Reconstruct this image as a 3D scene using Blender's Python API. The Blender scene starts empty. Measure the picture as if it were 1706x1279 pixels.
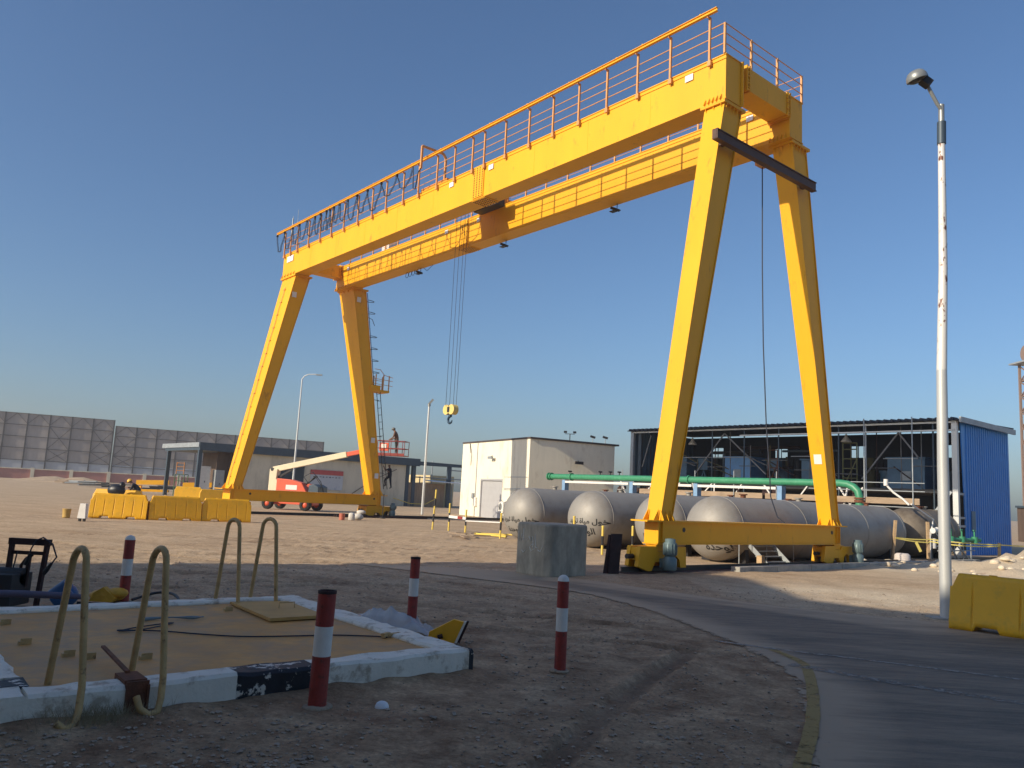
import bpy, math, random
from math import sin, cos, tan, pi, radians, sqrt, atan2
from mathutils import Vector, Matrix, noise
random.seed(7)
sc = bpy.context.scene
C = sc.collection

# ------------------------------------------------------------------ camera
H = 2.0
PITCH, ROLL = 0.138062, 0.05224
cam_d = bpy.data.cameras.new('camera'); cam = bpy.data.objects.new('camera', cam_d); C.objects.link(cam)
fw = Vector((0, cos(PITCH), sin(PITCH))); up0 = Vector((0, -sin(PITCH), cos(PITCH))); rt0 = Vector((1, 0, 0))
rt = rt0*cos(ROLL) + up0*sin(ROLL); up = -rt0*sin(ROLL) + up0*cos(ROLL)
cam.matrix_world = Matrix(((rt.x, up.x, -fw.x, 0), (rt.y, up.y, -fw.y, 0), (rt.z, up.z, -fw.z, H), (0, 0, 0, 1)))
cam_d.sensor_width = 36; cam_d.lens = 27.914; cam_d.clip_end = 8000; cam_d.clip_start = 0.1
sc.camera = cam
# ------------------------------------------------------------------ light
SUN_AZ, SUN_EL = radians(-123.0), radians(25.0)
w = bpy.data.worlds.new('World'); sc.world = w; w.use_nodes = True
nt = w.node_tree; bg = nt.nodes['Background']
sky = nt.nodes.new('ShaderNodeTexSky'); sky.sky_type = 'NISHITA'; sky.sun_disc = False
sky.sun_elevation = SUN_EL; sky.sun_rotation = SUN_AZ; sky.altitude = 0
sky.air_density = 1.1; sky.dust_density = 1.6; sky.ozone_density = 6.2
nt.links.new(sky.outputs[0], bg.inputs[0]); bg.inputs[1].default_value = 0.103
sd = bpy.data.lights.new('sun', 'SUN'); sun = bpy.data.objects.new('sun', sd); C.objects.link(sun)
sd.energy = 4.1; sd.angle = radians(0.5); sd.color = (1.0, 0.87, 0.67)
sdir = Vector((sin(SUN_AZ)*cos(SUN_EL), cos(SUN_AZ)*cos(SUN_EL), sin(SUN_EL)))
sun.rotation_euler = (-sdir).to_track_quat('-Z', 'Y').to_euler()
sc.view_settings.view_transform = 'Standard'; sc.view_settings.look = 'None'
sc.view_settings.exposure = 0.35; sc.view_settings.gamma = 1
sc.cycles.use_denoising = True; sc.cycles.max_bounces = 6

# ------------------------------------------------------------------ helpers
TH = -0.6949; SO = Vector((4.4706, 23.2417, 0)); SITE = radians(90)-(-TH) - radians(90) + 2*(-TH) - (-TH)
SITE = -TH   # the yard grid: local x (v) runs away right, local y (u) runs away left
def W(v, u, z=0): return Vector((SO.x + v*cos(SITE) - u*sin(SITE), SO.y + v*sin(SITE) + u*cos(SITE), z))
OFF = {}
class MB:
    def __init__(s): s.v = []; s.f = []; s.m = []; s.sm = []; s.mi = 0
    def face(s, idx, smooth=False): s.f.append(tuple(idx)); s.m.append(s.mi); s.sm.append(smooth)
    def hexa(s, p):   # 8 points: bottom ring 0-3 ccw, top ring 4-7
        b = len(s.v); s.v += [Vector(q) for q in p]
        for q in ((0,3,2,1),(4,5,6,7),(0,1,5,4),(1,2,6,5),(2,3,7,6),(3,0,4,7)): s.face([b+i for i in q])
        return s
    def box(s, x0, x1, y0, y1, z0, z1):
        return s.hexa([(x0,y0,z0),(x1,y0,z0),(x1,y1,z0),(x0,y1,z0),(x0,y0,z1),(x1,y0,z1),(x1,y1,z1),(x0,y1,z1)])
    def cbox(s, c, size, rot=None):
        rot = rot or Matrix.Identity(3); c = Vector(c); hx, hy, hz = [a/2 for a in size]
        return s.hexa([c + rot @ Vector(q) for q in ((-hx,-hy,-hz),(hx,-hy,-hz),(hx,hy,-hz),(-hx,hy,-hz),(-hx,-hy,hz),(hx,-hy,hz),(hx,hy,hz),(-hx,hy,hz))])
    def beam(s, p, q, w=.05, h=None, upv=(0,0,1)):
        h = h or w; p = Vector(p); q = Vector(q); d = (q-p); L = d.length
        if L < 1e-6: return s
        d.normalize(); u = Vector(upv)
        if abs(d.dot(u)) > .98: u = Vector((1,0,0))
        x = d.cross(u).normalized(); y = x.cross(d)
        r = Matrix((x, d, y)).transposed()
        return s.cbox((p+q)/2, (w, L, h), r)
    def ring(s, pts):
        b = len(s.v); s.v += [Vector(p) for p in pts]; return list(range(b, b+len(pts)))
    def tube(s, path, r, n=8, closed=False, cap=True):
        P = [Vector(p) for p in path]; N = len(P); R = r if isinstance(r, (list, tuple)) else [r]*N
        rings = []; x = None
        for i in range(N):
            a = P[(i-1) % N] if (i > 0 or closed) else P[i]; c = P[(i+1) % N] if (i < N-1 or closed) else P[i]
            d = (c-a)
            if d.length < 1e-9: d = Vector((0,0,1))
            d.normalize()
            if x is None:
                h = Vector((0,0,1)) if abs(d.z) < .9 else Vector((1,0,0)); x = d.cross(h).normalized()
            else:
                x = x - d*x.dot(d)
                x = x.normalized() if x.length > 1e-6 else d.orthogonal().normalized()
            y = d.cross(x)
            rings.append(s.ring([P[i] + (x*cos(2*pi*k/n) + y*sin(2*pi*k/n))*R[i] for k in range(n)]))
        for i in range(N if closed else N-1):
            A = rings[i]; B = rings[(i+1) % N]
            for k in range(n): s.face((A[k], A[(k+1)%n], B[(k+1)%n], B[k]), True)
        if cap and not closed:
            for rr, rev in ((rings[0], True), (rings[-1], False)):
                b = s.ring([s.v[i] for i in rr]); s.face(b[::-1] if rev else b)
        return s
    def lathe(s, prof, o=(0,0,0), ax=(0,0,1), n=24):   # prof: list of (r, h)
        o = Vector(o); a = Vector(ax).normalized(); x = a.orthogonal().normalized(); y = a.cross(x); rings = []
        for r, h in prof:
            r = max(r, 1e-4); rings.append(s.ring([o + a*h + (x*cos(2*pi*k/n) + y*sin(2*pi*k/n))*r for k in range(n)]))
        for A, B in zip(rings, rings[1:]):
            for k in range(n): s.face((A[k], A[(k+1)%n], B[(k+1)%n], B[k]), True)
        return s
    def cyl(s, p, q, r, n=12): return s.tube([p, q], r, n)
    def prism(s, poly, z0, z1, T=None):   # poly of 2d points extruded; T maps (x,y,z)
        T = T or (lambda x, y, z: (x, y, z)); n = len(poly)
        a = s.ring([T(x, y, z0) for x, y in poly]); b = s.ring([T(x, y, z1) for x, y in poly])
        s.face(a[::-1]); s.face(b)
        for i in range(n): s.face((a[i], a[(i+1)%n], b[(i+1)%n], b[i]))
        return s
    def sphere(s, c, r, n=12, sx=1, sy=1, sz=1):
        c = Vector(c); rings = []
        for i in range(1, n): 
            t = pi*i/n; rings.append(s.ring([c + Vector((sx*r*sin(t)*cos(2*pi*k/(2*n)), sy*r*sin(t)*sin(2*pi*k/(2*n)), sz*r*cos(t))) for k in range(2*n)]))
        top = s.ring([c+Vector((0,0,r*sz))])[0]; bot = s.ring([c-Vector((0,0,r*sz))])[0]; m = 2*n
        for A, B in zip(rings, rings[1:]):
            for k in range(m): s.face((A[k], B[k], B[(k+1)%m], A[(k+1)%m]), True)
        for k in range(m): s.face((top, rings[0][k], rings[0][(k+1)%m]), True); s.face((bot, rings[-1][(k+1)%m], rings[-1][k]), True)
        return s
    def build(s, name, mat, parent=None, bevel=0, label=None, off=None):
        o = Vector(off) if off is not None else (OFF.get(parent.name, Vector()) if parent else Vector())
        me = bpy.data.meshes.new(name); me.from_pydata([tuple(v-o) for v in s.v], [], s.f)
        me.polygons.foreach_set('material_index', s.m); me.polygons.foreach_set('use_smooth', s.sm)
        for m in (mat if isinstance(mat, (list, tuple)) else [mat]): me.materials.append(m)
        me.update(); ob = bpy.data.objects.new(name, me); C.objects.link(ob)
        if parent: ob.parent = parent; OFF[ob.name] = o
        if bevel:
            b = ob.modifiers.new('bevel', 'BEVEL'); b.width = bevel; b.segments = 2; b.limit_method = 'ANGLE'; b.angle_limit = radians(40)
        if label: ob['label'] = label
        return ob
def tag(o, label, cat, group=None, kind=None):
    if label: o['label'] = label
    if cat: o['category'] = cat
    if group: o['group'] = group
    if kind: o['kind'] = kind
    return o
def thing(name, label, cat, base, site=False, rz=0, group=None):
    """Empty at the thing's base; parts are given in site (v,u,z) or in coordinates turned by rz about the world origin"""
    o = bpy.data.objects.new(name, None); C.objects.link(o); o.empty_display_size = .3
    if site: o.location = W(*base); o.rotation_euler = (0,0,SITE); OFF[o.name] = Vector(base)
    else: o.location = base; o.rotation_euler = (0,0,rz); OFF[o.name] = Vector((0,0,0)) if rz else Vector(base)
    return tag(o, label, cat, group)
def struct(o): o['kind'] = 'structure'; return o
def one(name, mb, mat, label, cat, base, site=False, rz=0, group=None, bevel=0):
    """a thing that is a single mesh"""
    off = Vector(base) if (site or not rz) else Vector()
    o = mb.build(name, mat, None, bevel, None, off)
    o.location = W(*base) if site else base; o.rotation_euler = (0,0,SITE if site else rz)
    return tag(o, label, cat, group)

# ------------------------------------------------------------------ materials
def M(name, col, rough=.6, metal=0., var=.12, scale=2., col2=None, thr=.6, scale2=4., soft=.06, bump=0., bscale=40., rough2=None, stretch=None, alpha=None, spec=.5):
    m = bpy.data.materials.new(name); m.use_nodes = True; t = m.node_tree; N = t.nodes; L = t.links
    b = N['Principled BSDF']; b.inputs['Roughness'].default_value = rough; b.inputs['Metallic'].default_value = metal
    b.inputs['Specular IOR Level'].default_value = spec
    tc = N.new('ShaderNodeTexCoord'); mp = N.new('ShaderNodeMapping'); L.new(tc.outputs['Object'], mp.inputs[0])
    if stretch: mp.inputs['Scale'].default_value = stretch
    n1 = N.new('ShaderNodeTexNoise'); n1.inputs['Scale'].default_value = scale; n1.inputs['Detail'].default_value = 8; n1.inputs['Roughness'].default_value = .65
    L.new(mp.outputs[0], n1.inputs['Vector'])
    r = N.new('ShaderNodeValToRGB'); r.color_ramp.elements[0].position = .3; r.color_ramp.elements[1].position = .7
    r.color_ramp.elements[0].color = [c*(1-var) for c in col]+[1]; r.color_ramp.elements[1].color = [min(1, c*(1+var)) for c in col]+[1]
    L.new(n1.outputs[0], r.inputs[0]); out = r.outputs[0]
    if col2:
        n2 = N.new('ShaderNodeTexNoise'); n2.inputs['Scale'].default_value = scale2; n2.inputs['Detail'].default_value = 10; n2.inputs['Roughness'].default_value = .7
        L.new(mp.outputs[0], n2.inputs['Vector'])
        r2 = N.new('ShaderNodeValToRGB'); r2.color_ramp.elements[0].position = thr-soft; r2.color_ramp.elements[1].position = thr+soft
        L.new(n2.outputs[0], r2.inputs[0])
        mx = N.new('ShaderNodeMix'); mx.data_type = 'RGBA'; L.new(r2.outputs[0], mx.inputs['Factor']); L.new(out, mx.inputs['A']); mx.inputs['B'].default_value = (*col2, 1); out = mx.outputs['Result']
        if rough2 is not None:
            mr = N.new('ShaderNodeMapRange'); L.new(r2.outputs[0], mr.inputs[0]); mr.inputs[3].default_value = rough; mr.inputs[4].default_value = rough2; L.new(mr.outputs[0], b.inputs['Roughness'])
    L.new(out, b.inputs['Base Color'])
    if bump:
        n3 = N.new('ShaderNodeTexNoise'); n3.inputs['Scale'].default_value = bscale; n3.inputs['Detail'].default_value = 8
        L.new(mp.outputs[0], n3.inputs['Vector'])
        bp = N.new('ShaderNodeBump'); bp.inputs['Strength'].default_value = bump; bp.inputs['Distance'].default_value = .02; L.new(n3.outputs[0], bp.inputs['Height']); L.new(bp.outputs[0], b.inputs['Normal'])
    if alpha is not None: b.inputs['Alpha'].default_value = alpha
    return m
YEL = M('crane_yellow', (.82,.405,.011), .5, var=.06, scale=.8, col2=(.46,.20,.025), thr=.665, scale2=2.6, soft=.08, stretch=(1,1,.35), bump=.08, bscale=6, spec=.3)
YELO = M('crane_orange_yellow', (.72,.27,.02), .45, var=.1)
ORR = M('railing_orange', (.62,.29,.09), .5, var=.15, scale=5)
GRYP = M('white_sticker', (.75,.73,.68), .5, var=.05)
BLKC = M('black_cable', (.012,.018,.035), .5, var=.2)
DRK = M('dark_steel', (.025,.024,.026), .5, .3, var=.3, scale=6)
BRN = M('brown_beam', (.085,.042,.028), .6, .1, var=.3, scale=5)
MOT = M('motor_grey', (.13,.19,.20), .5, .2, var=.15, scale=6)
WHEEL = M('wheel_steel', (.08,.07,.06), .45, .6)
TANK = M('tank_metal', (.30,.285,.26), .56, .2, var=.07, scale=1.0, col2=(.21,.18,.145), thr=.66, scale2=1.2, soft=.18, rough2=.65, bump=.12, bscale=3)
TANKB = M('tank_brown', (.20,.165,.125), .6, .2, var=.2, scale=1.2, col2=(.09,.07,.05), thr=.55, scale2=1.2, soft=.1, bump=.1, bscale=4)
RUST = M('rust', (.16,.06,.03), .85, .1, var=.4, scale=8, bump=.4, bscale=60)
RUSTD = M('dark_rust', (.035,.014,.012), .8, .1, var=.4, scale=8, bump=.4, bscale=50)
GREEN = M('pipe_green', (.045,.25,.13), .42, var=.1, scale=3, col2=(.10,.34,.2), thr=.62)
BLUEP = M('post_blue', (.19,.33,.52), .5, var=.12, scale=4)
WHITE = M('white_metal', (.72,.70,.66), .55, var=.08, scale=3)
CONC = M('concrete', (.38,.37,.33), .85, var=.18, scale=2.5, col2=(.19,.20,.19), thr=.6, scale2=2.0, soft=.12, bump=.35, bscale=20)
CONCG = M('concrete_block_grey', (.40,.35,.265), .8, var=.28, scale=4, col2=(.23,.21,.16), thr=.56, scale2=2.6, soft=.12, bump=.4, bscale=14, stretch=(1,1,.35))
WALLW = M('white_plaster', (.82,.77,.62), .85, var=.06, scale=1.5, col2=(.55,.48,.36), thr=.63, scale2=.9, soft=.1, bump=.15, bscale=12, stretch=(1,1,.4))
WALLB = M('beige_render', (.66,.60,.46), .85, var=.07, scale=.8, col2=(.33,.30,.23), thr=.62, scale2=.5, soft=.14, bump=.1, stretch=(1,1,.35))
STEELB = M('blue_grey_steel', (.05,.075,.10), .5, .2, var=.15, scale=2)
TRUSS = M('truss_steel', (.17,.17,.17), .6, .2, var=.2)
STEELL = M('light_steel', (.33,.36,.38), .5, .3, var=.15, scale=2)
BROWNW = M('brown_cladding', (.10,.065,.045), .7, var=.25, scale=1, stretch=(2,2,.4))
PLY = M('plywood_brown', (.30,.215,.14), .8, var=.18, scale=1.2, col2=(.2,.13,.08), thr=.6, stretch=(2,2,.3))
WOOD = M('timber', (.46,.32,.18), .8, var=.2, scale=3, stretch=(1,1,5))
WOODB = M('timber_board_weathered', (.34,.25,.17), .85, var=.25, scale=2, stretch=(3,.5,3))
BLUEC = M('cladding_blue', (.015,.20,.62), .35, .0, var=.1, scale=1, col2=(.02,.24,.68), thr=.6)
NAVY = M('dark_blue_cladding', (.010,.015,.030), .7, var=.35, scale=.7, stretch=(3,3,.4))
MACH = M('machine_blue', (.13,.30,.55), .55, var=.15, scale=2)
MACHT = M('machine_teal', (.08,.16,.24), .55, var=.15, scale=2)
BARY = M('barrier_yellow', (.82,.425,.008), .5, var=.08, scale=1.5, col2=(.5,.30,.03), thr=.66, scale2=2.5, soft=.14, bump=.15, bscale=8)
REDP = M('bollard_red', (.30,.035,.025), .55, var=.2, scale=10, col2=(.10,.03,.02), thr=.6, scale2=12, bump=.3, bscale=50)
WHTP = M('bollard_white', (.74,.71,.65), .55, var=.06, scale=10, col2=(.35,.25,.18), thr=.68, scale2=14, bump=.2, bscale=50)
LOOP = M('handle_olive_yellow', (.50,.33,.14), .6, .1, var=.25, scale=6, col2=(.13,.07,.03), thr=.62, scale2=9, bump=.3, bscale=60)
CURBW = M('curb_white', (.78,.73,.62), .75, var=.1, scale=3, col2=(.45,.38,.29), thr=.575, scale2=4, soft=.05, bump=.35, bscale=25)
CURBB = M('curb_black', (.012,.014,.02), .6, var=.3, scale=8, col2=(.66,.62,.54), thr=.57, scale2=6, soft=.015, bump=.35, bscale=25)
DECK = M('deck_plate', (.60,.30,.075), .6, .0, var=.2, scale=1.3, col2=(.38,.24,.12), thr=.54, scale2=2.2, soft=.13, bump=.12, bscale=10)
BLKP = M('black_paint', (.015,.015,.017), .5)
YPOST = M('post_yellow', (.72,.53,.10), .6, var=.12, scale=8)
POLE = M('pole_galvanised', (.55,.56,.55), .45, .25, var=.1, scale=1.5, stretch=(1,1,.3))
POLER = M('pole_rusty_white', (.72,.70,.66), .5, .1, var=.06, col2=(.16,.055,.03), thr=.585, scale2=5.5, soft=.015, stretch=(1,1,.45))
LGREY = M('lamp_grey', (.28,.29,.28), .4, .4)
GLASS = M('lamp_glass', (.03,.03,.03), .15)
JORG = M('lift_orange', (.66,.10,.04), .45, var=.08)
JCRM = M('lift_cream', (.72,.64,.44), .5, var=.06)
JRED = M('basket_red', (.24,.03,.025), .5, var=.1)
TYRE = M('tyre', (.02,.02,.02), .9, var=.2)
SKIN = M('skin', (.20,.10,.06), .6); SHIRT = M('shirt_brown', (.16,.085,.055), .85); TROU = M('trousers_grey', (.055,.055,.05), .9); DARKC = M('dark_clothes', (.018,.022,.035), .9)
HELM = M('helmet_yellow', (.75,.45,.05), .4); CAPD = M('cap_dark', (.03,.03,.03), .8); WHELM = M('helmet_grey', (.15,.15,.14), .6)
GLAZ = M('window_glass', (.03,.05,.07), .15); OLV = M('olive_dark', (.10,.085,.03), .7)
DOORG = M('door_grey', (.42,.42,.43), .6, var=.06, scale=2)
ROOFD = M('roof_edge_dark', (.07,.055,.05), .8)
TAPE = M('barrier_tape', (.75,.62,.16), .5)
ASPH_C = (.052,.053,.057)

def dust_material():
    """asphalt sheet: attribute 'edge' (distance to verge) and 'dry' (amount of blown sand) drive real sand lying on it"""
    m = bpy.data.materials.new('road_asphalt'); m.use_nodes = True; t = m.node_tree; N = t.nodes; L = t.links; b = N['Principled BSDF']
    b.inputs['Roughness'].default_value = .8; b.inputs['Specular IOR Level'].default_value = .3
    tc = N.new('ShaderNodeTexCoord')
    def ns(scale, st=(1,1,1), det=8, rgh=.65):
        mp = N.new('ShaderNodeMapping'); L.new(tc.outputs['Object'], mp.inputs[0]); mp.inputs['Scale'].default_value = st; mp.inputs['Rotation'].default_value = (0,0,radians(20))
        n = N.new('ShaderNodeTexNoise'); n.inputs['Scale'].default_value = scale; n.inputs['Detail'].default_value = det; n.inputs['Roughness'].default_value = rgh; L.new(mp.outputs[0], n.inputs['Vector']); return n.outputs[0]
    fine = ns(90); big = ns(.5, (.6,3.0,1)); mid = ns(2.6, (.5,4,1), rgh=.75)
    r = N.new('ShaderNodeValToRGB'); L.new(fine, r.inputs[0]); r.color_ramp.elements[0].color = (.078,.064,.05,1); r.color_ramp.elements[1].color = (.19,.16,.125,1); r.color_ramp.elements[0].position=.3; r.color_ramp.elements[1].position=.72
    at = N.new('ShaderNodeAttribute'); at.attribute_name = 'edge'; ad = N.new('ShaderNodeAttribute'); ad.attribute_name = 'dry'
    # dust = smooth(mid*.5+big*.5 + dry - edge*k)
    a1 = N.new('ShaderNodeMath'); a1.operation='ADD'; L.new(big, a1.inputs[0]); L.new(mid, a1.inputs[1])
    a2 = N.new('ShaderNodeMath'); a2.operation='ADD'; L.new(a1.outputs[0], a2.inputs[0]); L.new(ad.outputs['Fac'], a2.inputs[1])
    mr = N.new('ShaderNodeMapRange'); L.new(at.outputs['Fac'], mr.inputs[0]); mr.inputs[1].default_value=0; mr.inputs[2].default_value=1.1; mr.inputs[3].default_value=.8; mr.inputs[4].default_value=0
    a3 = N.new('ShaderNodeMath'); a3.operation='ADD'; L.new(a2.outputs[0], a3.inputs[0]); L.new(mr.outputs[0], a3.inputs[1])
    m2 = N.new('ShaderNodeMapRange'); L.new(a3.outputs[0], m2.inputs[0]); m2.inputs[1].default_value=.86; m2.inputs[2].default_value=1.45; m2.inputs[3].default_value=.05; m2.inputs[4].default_value=1
    dc = N.new('ShaderNodeMix'); dc.data_type='RGBA'; L.new(ad.outputs['Fac'], dc.inputs['Factor']); dc.inputs['A'].default_value=(.40,.30,.205,1); dc.inputs['B'].default_value=(.54,.40,.26,1)
    mx = N.new('ShaderNodeMix'); mx.data_type='RGBA'; L.new(m2.outputs[0], mx.inputs['Factor']); L.new(r.outputs[0], mx.inputs['A']); L.new(dc.outputs['Result'], mx.inputs['B'])
    # broken edge: the sheet is eaten away near the verge
    jag = ns(5, det=10, rgh=.75); e1 = N.new('ShaderNodeMapRange'); L.new(at.outputs['Fac'], e1.inputs[0]); e1.inputs[1].default_value=0; e1.inputs[2].default_value=.55; e1.inputs[3].default_value=-.28; e1.inputs[4].default_value=.45
    e2 = N.new('ShaderNodeMath'); e2.operation='ADD'; L.new(jag, e2.inputs[0]); L.new(e1.outputs[0], e2.inputs[1])
    e3 = N.new('ShaderNodeMapRange'); L.new(e2.outputs[0], e3.inputs[0]); e3.inputs[1].default_value=.48; e3.inputs[2].default_value=.56; L.new(e3.outputs[0], b.inputs['Alpha'])
    L.new(mx.outputs['Result'], b.inputs['Base Color'])
    bp = N.new('ShaderNodeBump'); bp.inputs['Strength'].default_value=.5; bp.inputs['Distance'].default_value=.008; L.new(fine, bp.inputs['Height']); L.new(bp.outputs[0], b.inputs['Normal'])
    return m
def ground_material():
    m = bpy.data.materials.new('sand_ground'); m.use_nodes = True; t = m.node_tree; N = t.nodes; L = t.links; b = N['Principled BSDF']
    b.inputs['Roughness'].default_value = .95; b.inputs['Specular IOR Level'].default_value = .15
    tc = N.new('ShaderNodeTexCoord')
    def ns(scale, st=(1,1,1), det=10, rgh=.65, rot=0):
        mp = N.new('ShaderNodeMapping'); L.new(tc.outputs['Object'], mp.inputs[0]); mp.inputs['Scale'].default_value = st; mp.inputs['Rotation'].default_value=(0,0,rot)
        n = N.new('ShaderNodeTexNoise'); n.inputs['Scale'].default_value = scale; n.inputs['Detail'].default_value = det; n.inputs['Roughness'].default_value = rgh; L.new(mp.outputs[0], n.inputs['Vector']); return n.outputs[0]
    ad = N.new('ShaderNodeAttribute'); ad.attribute_name = 'dirt'
    r = N.new('ShaderNodeValToRGB'); L.new(ns(.35, (1,2.4,1), rot=.3), r.inputs[0]); e = r.color_ramp.elements
    e[0].position=.32; e[0].color=(.49,.365,.24,1); e[1].position=.66; e[1].color=(.69,.54,.37,1)
    r1 = N.new('ShaderNodeValToRGB'); L.new(ns(1.6), r1.inputs[0]); e = r1.color_ramp.elements
    e[0].position=.34; e[0].color=(.30,.19,.115,1); e[1].position=.68; e[1].color=(.68,.49,.31,1)
    mx = N.new('ShaderNodeMix'); mx.data_type='RGBA'; L.new(ad.outputs['Fac'], mx.inputs['Factor']); L.new(r.outputs[0], mx.inputs['A']); L.new(r1.outputs[0], mx.inputs['B'])
    rm = N.new('ShaderNodeValToRGB'); L.new(ns(4.5,(1,1.5,1),rgh=.7,rot=.5), rm.inputs[0]); e = rm.color_ramp.elements; e[0].position=.34; e[0].color=(.62,.57,.53,1); e[1].position=.6; e[1].color=(1.1,1.1,1.1,1)
    mq = N.new('ShaderNodeMix'); mq.data_type='RGBA'; mq.blend_type='MULTIPLY'; mq.inputs['Factor'].default_value=.55; L.new(mx.outputs['Result'], mq.inputs['A']); L.new(rm.outputs[0], mq.inputs['B']); mx = mq
    ap = N.new('ShaderNodeAttribute'); ap.attribute_name = 'pale'
    mp_ = N.new('ShaderNodeMix'); mp_.data_type='RGBA'; L.new(ap.outputs['Fac'], mp_.inputs['Factor']); L.new(mx.outputs['Result'], mp_.inputs['A']); mp_.inputs['B'].default_value=(.80,.68,.50,1); mx=mp_
    fine = ns(22, det=10, rgh=.75)
    r2 = N.new('ShaderNodeValToRGB'); L.new(fine, r2.inputs[0]); e = r2.color_ramp.elements; e[0].position=.28; e[0].color=(.33,.31,.29,1); e[1].position=.7; e[1].color=(1.25,1.22,1.2,1)
    mm = N.new('ShaderNodeMix'); mm.data_type='RGBA'; mm.blend_type='MULTIPLY'; mm.inputs['Factor'].default_value=.75; L.new(mx.outputs['Result'], mm.inputs['A']); L.new(r2.outputs[0], mm.inputs['B'])
    ar_ = N.new('ShaderNodeAttribute'); ar_.attribute_name = 'rut'
    mr_ = N.new('ShaderNodeMix'); mr_.data_type='RGBA'; L.new(ar_.outputs['Fac'], mr_.inputs['Factor']); L.new(mm.outputs['Result'], mr_.inputs['A']); mr_.inputs['B'].default_value=(.20,.135,.09,1); mm = mr_
    # reddish and whitish mineral stains
    r3 = N.new('ShaderNodeValToRGB'); L.new(ns(.8, (1,1.6,1), rot=1), r3.inputs[0]); e=r3.color_ramp.elements; e[0].position=.6; e[1].position=.72
    m3 = N.new('ShaderNodeMix'); m3.data_type='RGBA'; m3.inputs['B'].default_value=(.22,.11,.065,1); L.new(mm.outputs['Result'], m3.inputs['A'])
    f3 = N.new('ShaderNodeMath'); f3.operation='MULTIPLY'; f3.inputs[1].default_value=.6; L.new(r3.outputs[0], f3.inputs[0]); L.new(f3.outputs[0], m3.inputs['Factor'])
    L.new(m3.outputs['Result'], b.inputs['Base Color'])
    bp = N.new('ShaderNodeBump'); bp.inputs['Strength'].default_value=.7; bp.inputs['Distance'].default_value=.035; L.new(fine, bp.inputs['Height'])
    bp2 = N.new('ShaderNodeBump'); bp2.inputs['Strength'].default_value=.6; bp2.inputs['Distance'].default_value=.012; L.new(ns(130, det=4), bp2.inputs['Height']); L.new(bp.outputs[0], bp2.inputs['Normal'])
    L.new(bp2.outputs[0], b.inputs['Normal'])
    return m
def worn_paint(name, col, thr=.5, scale=7):
    m = M(name, col, .7, var=.15, scale=6); t = m.node_tree; N=t.nodes; L=t.links; b=N['Principled BSDF']
    tc=N.new('ShaderNodeTexCoord'); n=N.new('ShaderNodeTexNoise'); n.inputs['Scale'].default_value=scale; n.inputs['Detail'].default_value=10; n.inputs['Roughness'].default_value=.75; L.new(tc.outputs['Object'], n.inputs['Vector'])
    r=N.new('ShaderNodeValToRGB'); r.color_ramp.elements[0].position=thr-.08; r.color_ramp.elements[1].position=thr+.08; L.new(n.outputs[0], r.inputs[0]); L.new(r.outputs[0], b.inputs['Alpha'])
    return m

# ------------------------------------------------------------------ ground
ROADL = [(1.5,3.5),(2.25,6.5),(2.8,8),(3.38,10.1),(3.3,11.8),(2.9,13.8),(2.4,15.6),(1.4,17.5),(-.6,18.9),(-2.6,20.2),(-4.2,21.2)]
ROADR = [(34,-1),(30,2),(24,5.5),(18,9.2),(13.5,12.6),(10.5,14.7),(8.0,15.9),(5.6,17.1),(3,19.6),(1.2,21.0),(-1.2,21.6),(-4.0,21.6)]
def crom(P, n):
    out = []
    for i in range(len(P)-1):
        p0=P[max(i-1,0)]; p1=P[i]; p2=P[i+1]; p3=P[min(i+2,len(P)-1)]
        for k in range(n):
            t=k/n; out.append(tuple(.5*((2*b)+(-a+c)*t+(2*a-5*b+4*c-d)*t*t+(-a+3*b-3*c+d)*t**3) for a,b,c,d in zip(p0,p1,p2,p3)))
    out.append(tuple(P[-1])); return out
RL = crom(ROADL, 14); RR = crom(ROADR, 14)
rpoly = RL + RR[::-1]
def inroad(x, y):
    c=False; j=len(rpoly)-1
    for i in range(len(rpoly)):
        xi,yi=rpoly[i]; xj,yj=rpoly[j]
        if (yi>y)!=(yj>y) and x < (xj-xi)*(y-yi)/(yj-yi)+xi: c=not c
        j=i
    return c
def edge_d(x, y):
    return min(min((x-a)**2+(y-b)**2 for a,b in RL[::2]), min((x-a)**2+(y-b)**2 for a,b in RR[::2]))**.5
def to_vu(x, y):
    dx=x-SO.x; dy=y-SO.y; return dx*cos(SITE)+dy*sin(SITE), -dx*sin(SITE)+dy*cos(SITE)
MOUNDS = [(21.5,33.0,2.2,.60),(19.2,30.8,1.7,.42),(24.0,33.5,2.4,.62),(17.4,31.8,1.2,.32),(18.2,29.0,1.1,.22),(26.5,35,3,.5),(15.4,31.6,.9,.16),(-74,140,4,1.2),(-85,150,5,1.1),(-60,126,3,.5),(-21.5,33.5,2.2,.12),(13.5,30.2,1.2,.12)]
TRK = [((-14,21.5),(2.2,15.0)),((-14,23.3),(1.6,17.0)),((-12,14.6),(0,17.6)),((-12,16.2),(-.5,19.2)),((-9,25.5),(6,31)),((-9,27.3),(6,32.8)),((-3.2,13.6),(3.0,11.4)),((-2.6,15.1),(2.8,13.0)),((.2,6.0),(2.6,11.5)),((-16,30),(1,23.5)),((-11,18.6),(-2,22.5)),((-7,17.5),(3,16.2))]
TRK += [((-16,20.0),(-1,26.5)),((-15,26),(-3,31.5)),((-13,19),(-4,24.2)),((-18,25),(-6,29.5)),((-10,13.4),(-3,16.6))]
TRK = [(Vector(a), (Vector(b)-Vector(a)).normalized(), (Vector(b)-Vector(a)).length) for a,b in TRK]
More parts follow.
